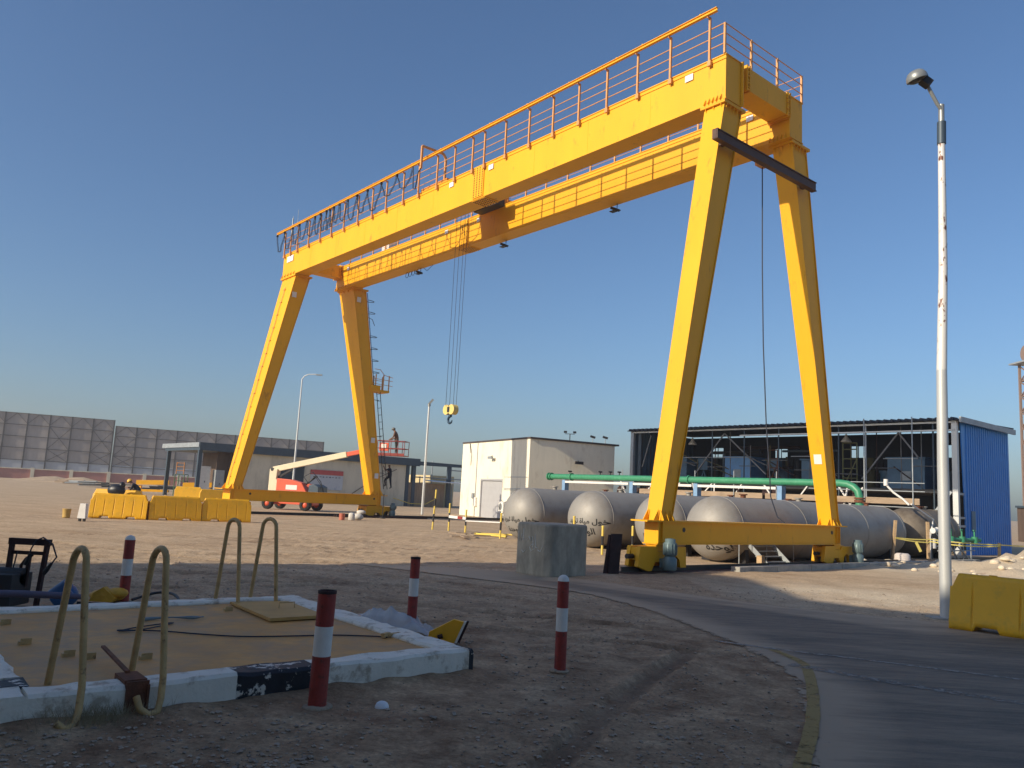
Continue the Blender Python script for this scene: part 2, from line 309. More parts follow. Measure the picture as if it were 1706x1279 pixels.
def track(x, y):
    z = 0; m_ = 0
    for a,d,l in TRK:
        q = Vector((x,y))-a; t = q.dot(d)
        if not -.5<t<l+.5: continue
        c = q.x*d.y-q.y*d.x + .25*noise.noise(Vector((t*.25, a.x, a.y))); e = min(1, max(0,(t+.5)), max(0,(l+.5-t)))
        e *= max(0,min(1,.9+1.6*noise.noise(Vector((t*.35,a.y,3)))))
        if abs(c)<.14: z -= .038*e*(1+.35*sin(t*38+abs(c)*30)); m_ = max(m_, e*(1-abs(c)/.14)**.5)
        elif abs(c)<.28: z += .022*e*(1-abs(abs(c)-.2)/.08)
    return z, m_
def gh(x, y):
    r = sqrt(x*x+y*y)
    z = 0.0
    n = noise.fractal(Vector((x*.35,y*.35,0)), 1.0, 2.1, 4)*.05
    fade = min(1, max(0, (60-r)/40))
    if r < 40: n += noise.fractal(Vector((x*2.6,y*2.6,3)), .9, 2.1, 5)*.018
    v,u = to_vu(x,y)
    if r < 45 and x < 2.5: # tyre ruts running across the sand, along the yard grid
        n += .026*(noise.noise(Vector((v*.5, u*4.2, 9)))+.6*noise.noise(Vector((v*1.3,u*9,2))))*min(1,max(0,(y-8)/6))
    z += n*fade - .012
    if r<36: z += track(x,y)[0]
    for mx,my,mr,mh in MOUNDS:
        d=((x-mx)**2+(y-my)**2)/(mr*mr)
        if d<4: z += mh*math.exp(-d*1.5)*(1+.5*noise.fractal(Vector((x*1.5,y*1.5,5)),1,2,4))
    if -30<x<36 and y<46:
        if inroad(x,y):
            e_=edge_d(x,y); z = -.012 if e_<.4 else -.02
    # level pads under the slab
    if -18.5<v<-11.5 and -8.9<u<-1.9:
        if -17.3<v<-12.6 and -7.62<u<-2.95: z = min(z,.0)
        else:
            dd=sqrt(max(0,-17.3-v,v+12.56)**2+max(0,-7.66-u,u+2.92)**2); z += .06*math.exp(-(dd/.3)**2)*(1+.5*noise.noise(Vector((x*3,y*3,1))))
    return z
def axis(a0, a1, fine, grow, far, start_neg=True):
    pos=[a0]; x=a0
    while x<a1: x+=fine; pos.append(x)
    st=fine
    while x<far: st*=grow; x+=st; pos.append(x)
    if start_neg:
        x=a0; st=fine; neg=[]
        while x>-far: st*=grow; x-=st; neg.append(x)
        pos=neg[::-1]+pos
    return pos
xs = axis(-8.5, 6.0, .07, 1.03, 4000); ys = axis(4.5, 20, .07, 1.028, 4500)
nx, ny = len(xs), len(ys)
gv = [(x, y, gh(x, y)) for y in ys for x in xs]
gf = [(j*nx+i, j*nx+i+1, (j+1)*nx+i+1, (j+1)*nx+i) for j in range(ny-1) for i in range(nx-1)]
me = bpy.data.meshes.new('ground'); me.from_pydata(gv, [], gf); me.polygons.foreach_set('use_smooth', [True]*len(gf))
at = me.attributes.new('dirt', 'FLOAT', 'POINT')
def dirt(x, y):
    v,u=to_vu(x,y)
    d = 1-min(1,max(0,(y-11-.25*x)/9)); d += .35*noise.fractal(Vector((x*.5,y*.5,1)),1,2,3)
    if x>3 and y>14: d = max(d, .55*max(0,1-((x-4.5)**2+(y-21)**2)/30))
    return min(1,max(0,d))
at.data.foreach_set('value', [dirt(x,y) for x,y,z in gv])
a3_ = me.attributes.new('rut','FLOAT','POINT'); a3_.data.foreach_set('value',[.75*track(x,y)[1] if x*x+y*y<1300 else 0 for x,y,z in gv])
a2_ = me.attributes.new('pale','FLOAT','POINT')
def pale(x,y):
    if not (5<x<32 and 15<y<42): return 0
    p=max(math.exp(-((x-19)**2/50+(y-31)**2/26)), .8*math.exp(-((x-9.5)**2/14+(y-19.5)**2/9))); return max(0,min(.9,p+.35*noise.fractal(Vector((x*.7,y*.7,8)),1,2,4)*p*2))
a2_.data.foreach_set('value',[pale(x,y) for x,y,z in gv])
me.materials.append(ground_material()); g = bpy.data.objects.new('ground', me); C.objects.link(g); struct(g)

# road sheet
mb = MB(); NC=16; ed=[]; dr=[]
for (ax,ay),(bx,by) in zip(RL, RR):
    for k in range(NC+1):
        t=k/NC; t=t*t*(3-2*t)*.6+t*.4
        x=ax+(bx-ax)*t; y=ay+(by-ay)*t
        if k in (0,NC):
            q=noise.fractal(Vector((x*3,y*3,0)),1,2,4)*.14; x+=q; y+=q*.5
        mb.v.append(Vector((x,y,-.004 if k in (0,NC) else .003))); ed.append(min(t,1-t)*sqrt((bx-ax)**2+(by-ay)**2)*1.0)
        dr.append(max(0,min(1.0,(1.8-x)*.22))*(1 if y>15 else 0) + (.28 if (1<x<9 and 14<y<22 and t>.5) else 0))
for j in range(len(RL)-1):
    for k in range(NC): a=j*(NC+1)+k; mb.face((a,a+1,a+NC+2,a+NC+1), True)
ro = mb.build('road', dust_material()); struct(ro)
for nm,vals in (('edge',ed),('dry',dr)):
    a_=ro.data.attributes.new(nm,'FLOAT','POINT'); a_.data.foreach_set('value', vals)
def strip(path, wd, z, name, mat):
    P=crom(path,10); b=MB(); 
    for i,(x,y) in enumerate(P):
        a=P[max(i-1,0)]; c=P[min(i+1,len(P)-1)]; d=Vector((c[0]-a[0],c[1]-a[1],0)).normalized(); n=Vector((-d.y,d.x,0))*wd/2*(1+.15*noise.noise(Vector((x*4,y*4,0))))
        b.v += [Vector((x,y,z))+n, Vector((x,y,z))-n]
    for i in range(len(P)-1): b.face((2*i,2*i+1,2*i+3,2*i+2))
    return struct(b.build(name, mat))
strip([(1.75,5.0),(2.42,6.55),(2.85,7.5),(3.24,8.45),(3.66,9.6),(3.97,10.62),(4.0,11.1),(3.9,11.7)], .13, .008, 'road_marking_yellow', worn_paint('yellow_line',(.29,.195,.05),.41,5))
strip([(3.2,12.2),(4.0,11.75),(5.2,11.2),(7,10.3),(9.5,9)], .10, .0085, 'road_marking_white', worn_paint('white_streak',(.29,.26,.22),.46,9))
strip([(3.8,10.7),(4.6,10.0),(5.6,9.3),(7,8.4)], .22, .009, 'road_dust_streak', worn_paint('white_streak_b',(.25,.22,.185),.5,8))

# pebbles and clods (uncountable)
mb = MB(); base=[Vector(p).normalized() for p in ((1,0,0),(-1,0,0),(0,1,0),(0,-1,0),(0,0,1),(0,0,-1),(1,1,1),(-1,1,1),(1,-1,1),(-1,-1,1))]
tri=[(4,6,7),(4,7,9),(4,9,8),(4,8,6),(6,0,2),(6,2,7),(7,2,1),(7,1,9),(9,1,3),(9,3,8),(8,3,0),(8,0,6),(5,2,0),(5,1,2),(5,3,1),(5,0,3)]
cnt=0
while cnt<5200:
    y=5.6+random.random()**1.7*15; x=random.uniform(-.62*y,.58*y)
    if inroad(x,y) and (edge_d(x,y)>.5 or random.random()<.6) and random.random()<.97: continue
    v,u=to_vu(x,y)
    if -17.6<v<-12.2 and -7.8<u<-2.7: continue
    if noise.noise(Vector((x*.9,y*.9,7)))<random.uniform(-.5,.35): continue
    s_=random.choice([.007,.009,.012,.016,.022]) * random.uniform(.7,1.3); a=random.random()*6.28
    b0=len(mb.v); sx,sy,sz=s_*random.uniform(.8,1.5),s_,s_*random.uniform(.45,.8); z=gh(x,y)
    for p in base: 
        q=Vector((p.x*sx,p.y*sy,p.z*sz))*random.uniform(.8,1.15); mb.v.append(Vector((x+q.x*cos(a)-q.y*sin(a), y+q.x*sin(a)+q.y*cos(a), z+q.z+sz*.3)))
    for t_ in tri: mb.face([b0+i for i in t_])
    cnt+=1
o = mb.build('gravel', M('gravel_stone',(.36,.28,.21),.9,var=.5,scale=3)); tag(o,'scattered small stones and dirt clods on the shaded foreground','gravel',kind='stuff')

# ------------------------------------------------------------------ gantry crane
cr = thing('gantry_crane','tall yellow double girder gantry crane spanning the yard','gantry crane',(0,0,0),site=True)
def legpts(v0,u0,wv0,wu0,z0,v1,u1,wv1,wu1,z1):
    return [(v0,u0,z0),(v0+wv0,u0,z0),(v0+wv0,u0+wu0,z0),(v0,u0+wu0,z0),(v1,u1,z1),(v1+wv1,u1,z1),(v1+wv1,u1+wu1,z1),(v1,u1+wu1,z1)]
def make_leg(back, far):
    m=MB(); u0=32.8 if far else 0
    bu,tu=(1.25,2.0) if far else (.5,.78)
    vb,vt=(9.8,7.0) if back else (0,2.79)
    wb,wt=.55,1.0
    m.hexa(legpts(vb+.03,u0+.03,wb-.06,bu-.06,1.48,vt+.03,u0+.03,wt-.06,tu-.06,15.36))
    # cover plates standing proud of the box (front and back faces)
    for dv0,dv1 in ((0,0),(wb-.02,wt-.02)):
        m.hexa(legpts(vb+dv0,u0-.015,.02,bu+.03,1.481,vt+dv1,u0-.015,.02,tu+.03,15.359))
    # head flange, gussets
    m.box(vt-.1,vt+wt+.12,u0-.09,u0+tu+.12,15.36,15.41); m.box(vt-.1,vt+wt+.12,u0-.09,u0+tu+.12,15.415,15.46)
    for k in range(5):
        vv=vt+.08+k*(wt-.16)/4; m.prism([(0,0),(-.08,0),(0,-.22)],vv-.01,vv+.01,lambda a,b,z,u0=u0: (z,u0+a,15.36+b))
    for k in range(4 if far else 3):
        uu=u0+.08+k*(tu-.16)/(3 if far else 2); m.prism([(0,0),(-.09,0),(0,-.22)],uu-.01,uu+.01,lambda a,b,z,vt=vt: (vt+a+.0,z,15.36+b))
    # foot gussets
    for k in range(3):
        vv=vb+.05+k*(wb-.1)/2; m.prism([(0,0),(-.12,0),(0,.28)],vv-.012,vv+.012,lambda a,b,z,u0=u0: (z,u0+a,1.483+b))
    for sg,vv in ((-1,vb),(1,vb+wb)):
        for uu in (u0+.06,u0+bu-.06): m.prism([(0,0),(.22*sg,0),(-.03*sg if 0 else 0,.32)],uu-.012,uu+.012,lambda a,b,z,vv=vv: (vv+a,z,1.483+b))
    return m.build('leg',YEL,cr)
LEG={}
for far in (0,1):
    for back in (0,1): LEG[(back,far)]=make_leg(back,far)
for k,(far,vv,zz) in enumerate(((0,0,0),(0,1,0))): pass
def sticker(parent, pts): # thin raised label plate, 4 points + normal offset
    m=MB(); p=[Vector(q) for q in pts]; n=(p[1]-p[0]).cross(p[3]-p[0]).normalized()*.006
    m.hexa([q+n*.3 for q in p]+[q+n*2 for q in p]); return m.build('label_plate',GRYP,parent)
# girders
def girder(v0,v1,name_splice,us):
    m=MB(); m.box(v0+.03,v1-.03,-.07,34.85,15.525,17.075); m.box(v0,v1,-.1,34.87,17.075,17.11); m.box(v0-.0,v1,-.1,34.87,15.49,15.525)
    m.box(v0+.0,v0+.03,-.1,34.87,16.93,16.955)
    for uu in (3.2,6.4,9.6,17.2,20.6,24.0,27.4,30.8): m.box(v0+.024,v0+.03,uu-.012,uu+.012,15.525,16.93)
    for u0,l in ((-.02,.84),(32.85,2.0)):   # saddle above the leg head
        m.hexa([(v0-.02,u0+.1,15.462),(v1+.1,u0+.1,15.462),(v1+.1,u0+l,15.462),(v0-.02,u0+l,15.462),(v0-.012,u0-.3 if u0>1 else u0,15.49),(v1+.01,u0-.3 if u0>1 else u0,15.49),(v1+.01,u0+l+.25,15.49),(v0-.012,u0+l+.25,15.49)])
        for k in range(5): 
            uu=u0+.1+k*(l-.2)/4; m.prism([(0,0),(-.12,0),(0,.24)],uu-.01,uu+.01,lambda a,b,z: (v0+a,z,15.464+b))
    g_=m.build('girder',YEL,cr)
    sp=MB(); sp.box(v0-.02,v0+.028,us-.38,us+.38,15.56,17.05); sp.box(v0+.03,v1-.03,us-.5,us+.5,15.455,15.488); sp.mi=1
    for a in range(4):
        for b_ in range(17): 
            uu=us-.3+a*.2; zz=15.62+b_*.085; sp.cyl((v0-.02,uu,zz),(v0-.05,uu,zz),.022,6)
    for a in range(5):
        for b_ in range(8):
            vv=v0+.08+b_*.1; uu=us-.4+a*.2; sp.cyl((vv,uu,15.455),(vv,uu,15.42),.025,6)
    sp.build('splice_plate',[YEL,RUST],g_)
    r=MB(); r.box((v0+v1)/2-.03,(v0+v1)/2+.03,.9,34,17.112,17.19); r.build('crab_rail',WHEEL,g_)
    return g_
gf_=girder(2.73,3.63,'',13.45); gb_=girder(6.70,7.62,'',19.9)
for uu in (1.43,12.56,15.64): sticker(gf_,[(2.728,uu+.17,16.66),(2.728,uu-.17,16.66),(2.728,uu-.17,16.9),(2.728,uu+.17,16.9)])
st=sticker(gf_,[(2.728,34.25,16.45),(2.728,33.3,16.45),(2.728,33.3,16.85),(2.728,34.25,16.85)])
for uu in (1.6,18.6,21.6,33.2): sticker(gb_,[(6.698,uu+.15,16.66),(6.698,uu-.15,16.66),(6.698,uu-.15,16.88),(6.698,uu+.15,16.88)])
for (b_,f_,z_,du) in ((1,0,3.7,0),(0,1,13.9,0),(1,1,2.6,0),(1,1,5.0,0),(1,1,14.5,0)):
    l=LEG[(b_,f_)]; u0=32.8 if f_ else 0; t=(z_-1.48)/13.88; vb,vt=((9.8,7.0) if b_ else (0,2.79)); v_=vb+(vt-vb)*t+.15
    if (b_,f_)==(1,0): sticker(l,[(v_-.152,u0+.42,z_),(v_-.152,u0+.12,z_),(v_-.22,u0+.12,z_+.35),(v_-.22,u0+.42,z_+.35)])
    else: sticker(l,[(v_,u0-.017,z_),(v_+.3,u0-.017,z_),(v_+.3,u0-.017,z_+.35),(v_,u0-.017,z_+.35)])
# end beams
for u0,u1 in ((-.1,.72),(34.05,34.87)):
    m=MB(); m.box(4.08,6.48,u0,u1,16.25,17.08)
    for vv,z0 in ((3.64,15.5),(3.9,16.18),(4.04,16.18),(6.5,16.18),(6.64,16.18)): m.box(vv,vv+.035,u0-.06,u1+.05,z0,17.14)
    m.box(3.66,4.08,u0+.1,u1-.1,16.25,17.05); m.box(6.48,6.69,u0+.1,u1-.1,16.25,17.05)
    for zz in (16.35,16.6,16.85,17.0):
        for v0,v1 in ((3.92,4.06),(6.52,6.66)): m.box(v0,v1,u0-.05,u0+.1,zz-.012,zz+.012)
        m.cyl((3.935,u0-.035,zz-.1),(4.12,u0-.035,zz-.1),.03,6); m.cyl((6.44,u0-.035,zz-.1),(6.56,u0-.035,zz-.1),.03,6)
    m.build('end_beam',YEL,cr)
# sill beams and bogies
for far in (0,1):
    u0=32.8 if far else 0; wu=1.2 if far else .5
    m=MB(); m.box(-.1,10.35,u0+.02,u0+wu-.02,.82,1.435); m.box(-.62,10.85,u0-.06,u0+wu+.06,1.435,1.478); m.box(-.12,10.4,u0-.03,u0+wu+.03,.79,.82)
    for vv in (-.1,.1,10.15,10.33): m.box(vv-.01,vv+.01,u0-.05,u0+.02,.83,1.43)
    for vv,dz in ((1.25,1.2),(9.85,1.2)): pass
    sl=m.build('sill_beam',YEL,cr)
    h=MB(); 
    for vv in (1.15,9.85): h=MB(); h.cyl((vv,u0+.021,1.22),(vv,u0+.012,1.22),.07,16); h.build('drain_hole',BLKP,sl)
    for vc in (.15,10.3):
        b=MB(); prof=[(-1.05,.18),(-.95,.74),(-.25,.74),(-.2,.60),(.2,.60),(.25,.72),(1.1,.72),(1.12,.12),(.85,.12),(.8,.34),(.62,.46),(.42,.34),(.36,.12),(.15,.12),(.0,.3),(-.3,.3),(-.45,.05),(-.62,.05)]
        for du in (0,wu-.14 if far else .36): b.prism(prof,0,.14,lambda a,c_,z,du=du,vc=vc: (vc+a,u0+du+z,c_))
        b.box(vc-.95,vc-.3,u0+.145,u0+wu-.145,.35,.7); b.box(vc+.3,vc+1.05,u0+.145,u0+wu-.145,.5,.7)
        b.box(vc-.22,vc+.22,u0+.05,u0+wu-.05,.605,.788)
        bo=b.build('bogie',YEL,cr,bevel=.008)
        for dv in (-.6,.6):
            w_=MB(); w_.cyl((vc+dv,u0+.15,.26),(vc+dv,u0+wu-.15,.26),.2,20); w_.cyl((vc+dv,u0+.2,.26),(vc+dv,u0+.24,.26),.24,20); w_.build('wheel',WHEEL,bo)
        for q0,q1 in ((1.12,1.35),(-1.25,-1.0)): bf=MB(); bf.cyl((vc+q0,u0+wu/2,.45),(vc+q1,u0+wu/2,.45),.07,12); bf.build('buffer',BLKP,bo)
        if not far or vc>5:
            mt=MB(); mv=vc if vc<5 else vc+.9; ub=u0-.28
            mt.lathe([(0,.08),(.17,.08),(.2,.12),(.2,.42),(.15,.46),(.15,.5),(.185,.52),(.185,.86),(.15,.88),(.15,.97),(.05,.99),(0,.99)],(mv,ub,0),n=20)
            for k in range(14):
                a=k*2*pi/14; mt.box(mv+.19*cos(a)-.008,mv+.19*cos(a)+.008,ub+.19*sin(a)-.008,ub+.19*sin(a)+.008,.54,.84)
            mt.box(mv-.12,mv+.12,ub,u0+.0,.15,.4); mt.box(mv+.12,mv+.26,ub-.06,ub+.06,.6,.78)
            mt.build('travel_motor',MOT,bo)
# dark cross beam hung on the near legs
m=MB(); 
p0,p1=1.82,7.95
m.box(p0,p1,-.42,-.40,13.68,13.96); m.box(p0,p1,-.46,-.25,13.96,13.99); m.box(p0,p1,-.46,-.25,13.65,13.68); m.box(p0,p0+.02,-.46,-.25,13.66,13.98)
for vv in (2.6,7.6): m.box(vv-.1,vv+.1,-.40,-.02,13.75,13.85)
m.build('cross_beam',BRN,cr)
# hand railings
def post(parent,v,u,z0,z1,w=.07,mat=ORR,clamp=True,dv=0):
    m=MB(); m.box(v-w/2,v+w/2,u-w/2,u+w/2,z0,z1)
    if clamp: m.box(v-.04,v+.055,u-.07,u+.07,z0-.16,z0+.02); m.box(v-.155,v,u-.024,u+.024,z1-.06,z1-.002)
    return m.build('post',mat,parent)
US=[.53,2.22,3.76,5.32,6.86,8.38,9.89,11.5,13.03,13.93,15.37,16.85,18.51,19.96,21.69,23.18,24.79,26.44,28.01,29.5,31.08,32.72,33.73,34.66]
rl=MB()
for z in (17.47,17.84,18.2): rl.cyl((2.70,-.04,z),(2.70,34.8,z),.019,6)
rf=rl.build('railing',ORR,cr)
for u in US: post(rf,2.655,u,17.0,18.62)
post(rf,2.72,-.04,17.11,18.22,clamp=False)
fr=MB(); fr.box(2.44,2.56,.13,35.75,18.74,18.76); fr.box(2.44,2.56,.13,35.75,18.62,18.64); fr.box(2.49,2.51,.13,35.75,18.64,18.74)
for k in range(27): fr.box(2.47,2.53,.8+k*1.3,.85+k*1.3,18.76,18.81)
fro=fr.build('festoon_track',YEL,cr)
rl=MB()
for z in (17.47,17.84,18.2): rl.cyl((2.72,-.06,z),(7.58,-.06,z),.019,6)
rn=rl.build('railing',ORR,cr)
for v in (4.25,5.9): post(rn,v,-.06,17.09,18.22,w=.07,clamp=False)
rl=MB()
for z in (17.47,17.84,18.2): rl.cyl((7.58,-.06,z),(7.58,34.85,z),.014,6)
rb=rl.build('railing',ORR,cr)
for k in range(23): post(rb,7.6,-.04+k*1.58,17.11,18.22,clamp=False)
rl=MB()
for z in (17.47,17.84,18.2): rl.cyl((2.75,34.84,z),(7.58,34.84,z),.014,6)
re_=rl.build('railing',ORR,cr)
for v in (3.7,4.9,6.1,6.5): post(re_,v,34.84,17.11,18.22,w=.05,clamp=False)
# festoon cable loops
xsu=[35.7,34.55,33.3,32.3,31.2,30.1,29.35,28.55,28.1,27.6,26.9,25.9,24.8,23.6,22.1,20.5,18.9]
for i,(a,b_) in enumerate(zip(xsu,xsu[1:])):
    m=MB(); dep=random.uniform(1.05,1.4) if i<14 else .95
    for dv in (-.03,.03):
        P=[(2.5+dv+.02*sin(k),a+(b_-a)*(k/14)+.06*sin(k*1.3+i),18.6-dep*(1-abs(2*k/14-1)**2.3)) for k in range(15)]; m.tube(P,.017,6)
    m.box(2.44,2.56,a-.05,a+.05,18.5,18.62)
    m.build('festoon_cable',BLKC,cr)
# trolley
t_=MB(); t_.box(2.95,3.45,16.4,18.7,17.2,17.42); t_.box(6.9,7.35,16.4,18.7,17.2,17.42); t_.box(3.4,6.95,16.45,16.65,17.2,17.45); t_.box(3.4,6.95,18.45,18.65,17.2,17.45); t_.box(3.4,6.9,16.66,18.44,17.22,17.26)
tr=t_.build('trolley',YELO,cr)
m=MB(); m.cyl((3.9,17.6,17.62),(6.2,17.6,17.62),.3,20); m.build('rope_drum',WHEEL,tr)
m=MB(); m.cyl((6.25,17.6,17.66),(7.1,17.6,17.66),.3,14); m.box(6.2,6.6,17.2,18.1,17.27,17.95); m.build('hoist_motor',MOT,tr)
m=MB(); m.box(6.95,7.5,17.05,18.25,17.45,18.3); m.build('control_cabinet',YELO,tr)
m=MB()
for a,b_ in (((2.15,17.6,18.0),(2.15,17.6,19.2)),((2.15,17.6,19.2),(3.45,17.6,19.2)),((3.45,17.6,19.2),(3.62,17.6,19.0)),((3.62,17.6,19.0),(3.62,17.6,17.42))): m.beam(a,b_,.1,.1,(0,1,0))
m.build('festoon_arm',ORR,tr)
m=MB(); m.tube([(2.15,17.6,18.02),(2.2,17.9,17.9),(2.4,18.4,17.2),(2.45,18.7,17.35),(2.5,18.9,18.6)],.03,6); m.build('cable_tail',BLKC,tr)
m=MB(); m.box(5.55,6.1,15.65,17.55,16.62,17.19); m.cyl((5.5,15.9,16.9),(6.15,15.9,16.9),.14,14); m.cyl((5.5,17.3,16.9),(6.15,17.3,16.9),.14,14); m.build('underslung_frame',BLKP,tr)
# hook block
m=MB()
for dv,du in ((-.2,.2),(-.1,.0),(.12,-.05),(.2,-.2)): m.cyl((5.2+dv*.9,18.0+du,6.3),(5.2+dv,18.0+du*1.1,17.3),.010,6)
ho=MB()
for du in (-.2,.2): ho.cyl((5.05,18.0+du*1.1,6.12),(5.35,18.0+du*1.1,6.12),.26,18)
ho.box(5.1,5.3,17.75,18.25,5.95,6.3); hb=ho.build('hook_block',M('hook_cream',(.72,.55,.18),.5),cr); m.build('wire_rope',DRK,hb)
m=MB(); m.cyl((5.2,18,5.98),(5.2,18,5.75),.09,12); m.tube([(5.2,18+.17*sin(a),5.6+.17*cos(a)) for a in [k*.36 for k in range(0,14)]],[.06]*9+[.055,.05,.045,.035,.02],8); m.build('hook',M('hook_blue',(.03,.06,.10),.4,.5),hb)
m=MB(); m.box(5.04,5.36,17.9,18.1,5.98,6.26); m.build('block_cheek',BLKP,hb)
# floodlights below back girder
for u in (9.1,17.1,25.3):
    m=MB(); m.cyl((7.5,u,15.49),(7.5,u,15.3),.02,6); m.cbox((7.42,u+.05,15.22),(.3,.34,.12),Matrix.Rotation(radians(25),3,'X')); m.box(7.3,7.54,u-.2,u+.3,15.12,15.15)
    m.build('floodlight',DRK,cr)
m=MB()
for k in range(4):
    P=[(7.5,25.8+.35*k+.16*cos(a),15.38-.02*k+.17*sin(a)) for a in [q*pi/6 for q in range(12)]]; m.tube(P,.015,5,closed=True)
m.tube([(7.5,25,15.45),(7.5,24.6,15.2),(7.5,24.0,15.45)],.015,5)
m.build('cable_coil',BLKC,cr)
# drop cable at near end
m=MB(); m.box(7.0,7.5,1.35,1.55,14.95,15.1); m.box(7.1,7.2,1.35,1.55,15.1,15.49); cb=m.build('cable_bracket',ORR,cr)
m=MB(); m.tube([(7.35,1.45,15.0),(7.36,1.42,11),(7.36,1.35,8),(7.36,1.2,5),(7.36,1.05,3.3),(7.36,1.0,2.4),(7.4,.75,1.7),(7.5,.3,1.35)],.022,8); m.build('power_cable',BLKC,cb)
# ladder on far back leg
def legv(z): return 10.35+(8.0-10.35)*(z-1.48)/13.88
LDR=DRK
m=MB(); 
for u in (32.95,33.42): m.tube([(legv(z)+.62,u,z) for z in (1.9,8.7)],.025,6)
for k in range(14): z=2.2+k*.48; m.cyl((legv(z)+.62,32.95,z),(legv(z)+.62,33.42,z),.018,6)
for z in (3,5.5,8): m.beam((legv(z),33.2,z),(legv(z)+.62,33.2,z),.04)
ld=m.build('ladder',LDR,cr)
m=MB()
for u in (32.95,33.42): m.tube([(legv(z)+.16,u,z) for z in (8.7,15.3)],.022,6)
for k in range(13): z=9+k*.48; m.cyl((legv(z)+.16,32.95,z),(legv(z)+.16,33.42,z),.016,6)
for k in range(7):
    z=9.9+k*.82
    if k==4: m.tube([(legv(z)+.16,33.2,z+.5),(legv(z)+.5,33.2,z+.4),(legv(z)+.7,33.2,z)],.02,6); continue
    P=[(legv(z)+.16+.62*sin(a),33.18-.3*cos(a),z) for a in [q*pi/8 for q in range(9)]]; m.tube(P,.022,6)
m.build('ladder_cage',LDR,cr)
m=MB(); v0=legv(8.7); m.box(v0-.25,v0+1.25,32.75,33.75,8.55,8.7); m.box(v0-.25,v0+.5,32.7,33.8,8.7,8.95)
pf=m.build('ladder_platform',YEL,cr)
m=MB()
for v,u in ((v0+.15,32.8),(v0+.75,32.8),(v0+1.2,32.8),(v0+.5,33.7),(v0+1.2,33.7)): m.box(v-.03,v+.03,u-.03,u+.03,8.7,9.75)
for z in (9.1,9.45): m.cyl((v0-.1,32.8,z),(v0+1.5,32.8,z-.05),.02,6); m.cyl((v0-.1,33.7,z),(v0+1.3,33.7,z),.02,6)
m.tube([(v0+.0,32.8,10.1),(v0+.45,32.8,10.1),(v0+.8,32.8,9.75),(v0+1.5,32.8,9.65)],.022,6)
m.build('platform_railing',ORR,pf)
# small things on far end (mast, clips on leg)
m=MB(); m.cyl((2.6,33.6,18.2),(2.6,33.6,19.35),.045,8); m.cyl((2.75,33.2,18.3),(2.75,33.2,19.9),.012,5); m.cyl((2.6,33.6,19.3),(2.6,33.6,19.5),.015,6); m.build('antenna',LGREY,cr)
m=MB()
for k in range(15):
    z=2.2+k*.88; t=(z-1.48)/13.88; v=2.79*t; m.box(v-.07,v+.0,33.5+.3*t,33.8+.3*t,z,z+.03)
m.tube([(2.79*((z-1.48)/13.88)-.05,33.6+.3*((z-1.48)/13.88)+.05*sin(z*3),z) for z in [1.7+.5*i for i in range(27)]],.02,6)
m.build('cable_conduit',ORR,cr)
m=MB(); m.box(7.7,8.4,29.7,30.6,17.2,18.5); m.build('electrical_cabinet',WHITE,cr)

# ------------------------------------------------------------------ crane rails and ties
def rail(u, v0, v1, lab, z=.0):
    t=thing('crane_rail',lab,'rail',(v0,u,0),site=True,group='crane rails')
    m=MB(); m.box(v0,v1,u-.035,u+.035,z+.10,z+.14); m.box(v0,v1,u-.01,u+.01,z+.02,z+.10); m.box(v0,v1,u-.07,u+.07,z,z+.02); m.build('rail',WHEEL,t)
    m=MB(); m.box(v0,v1,u-.32,u+.32,-.15,z-.003); m.build('rail_bed',CONC if z>.03 else BRN,t,bevel=.01)
rail(.25,-1.3,30,'steel crane rail on grey concrete bed under the nearest crane legs',.02)
rail(33.2,-1.5,34,'steel crane rail in front of the orange boom lift')
m=MB()
for k in range(9):
    v=3.1+k*2.1; m.box(v,v+2.07,-.62,-.32+.02,-.1,.16+.01*(k%2))
one('concrete_edging',m,CONC,'long grey concrete edging strip beside the rail at the near crane legs','concrete edging',(3,-.5,0),site=True,bevel=.01)
# loose steel lying along the far rail
m=MB(); m.box(6.5,13.5,31.6,31.75,0,.12); m.box(6.5,13.5,31.9,32.05,0,.12)
one('steel_channel',m,RUSTD,'dark steel channels lying on sand before the far crane rail','steel channel',(6.5,31.6,0),site=True)

# ------------------------------------------------------------------ concrete block, plate, posts
m=MB(); m.prism([(-4.38,-.18),(-3.15,-.18),(-3.0,-.03),(-3.0,1.0),(-3.15,1.15),(-4.38,1.15),(-4.53,1.0),(-4.53,-.03)],-.03,1.30)
blk=thing('concrete_block','big grey concrete block with pale graffiti on its left face','concrete block',(-3.8,.5,0),site=True)
m.build('block',CONCG,blk,bevel=.05)
random.seed(3)
m=MB()
def scr(pts,u0,z0,s=1,r=.009):
    m.tube([(-4.537,u0-a*s,z0+b*s) for a,b in pts],r,5)
for u0,z0,p in ((.95,.85,[(0,.2),(.02,0),(.1,-.02),(.12,.15)]),(.75,.9,[(0,.22),(.0,-.05)]),(.62,.85,[(0,0),(.08,.1),(.14,0),(.2,.1),(.24,-.08)]),(.5,.65,[(0,.05),(.05,-.05),(.15,0),(.1,.12),(.02,.06)]),(.3,.7,[(0,.3),(.03,0),(.1,.0)]),(.2,.65,[(0,.0),(.1,-.04),(.18,.1)]),(.8,.6,[(0,0),(.05,-.06),(.12,0)])): scr(p,u0,z0,1.1)
m.build('graffiti',M('chalk_paint',(.70,.70,.66),.9,var=.3,scale=20),blk)
m=MB(); m.hexa([(-2.08,.02,-.02),(-1.66,.02,-.02),(-1.66,.08,-.02),(-2.08,.08,-.02),(-2.0,-.02,1.08),(-1.60,-.02,1.08),(-1.60,.04,1.08),(-2.0,.04,1.08)])
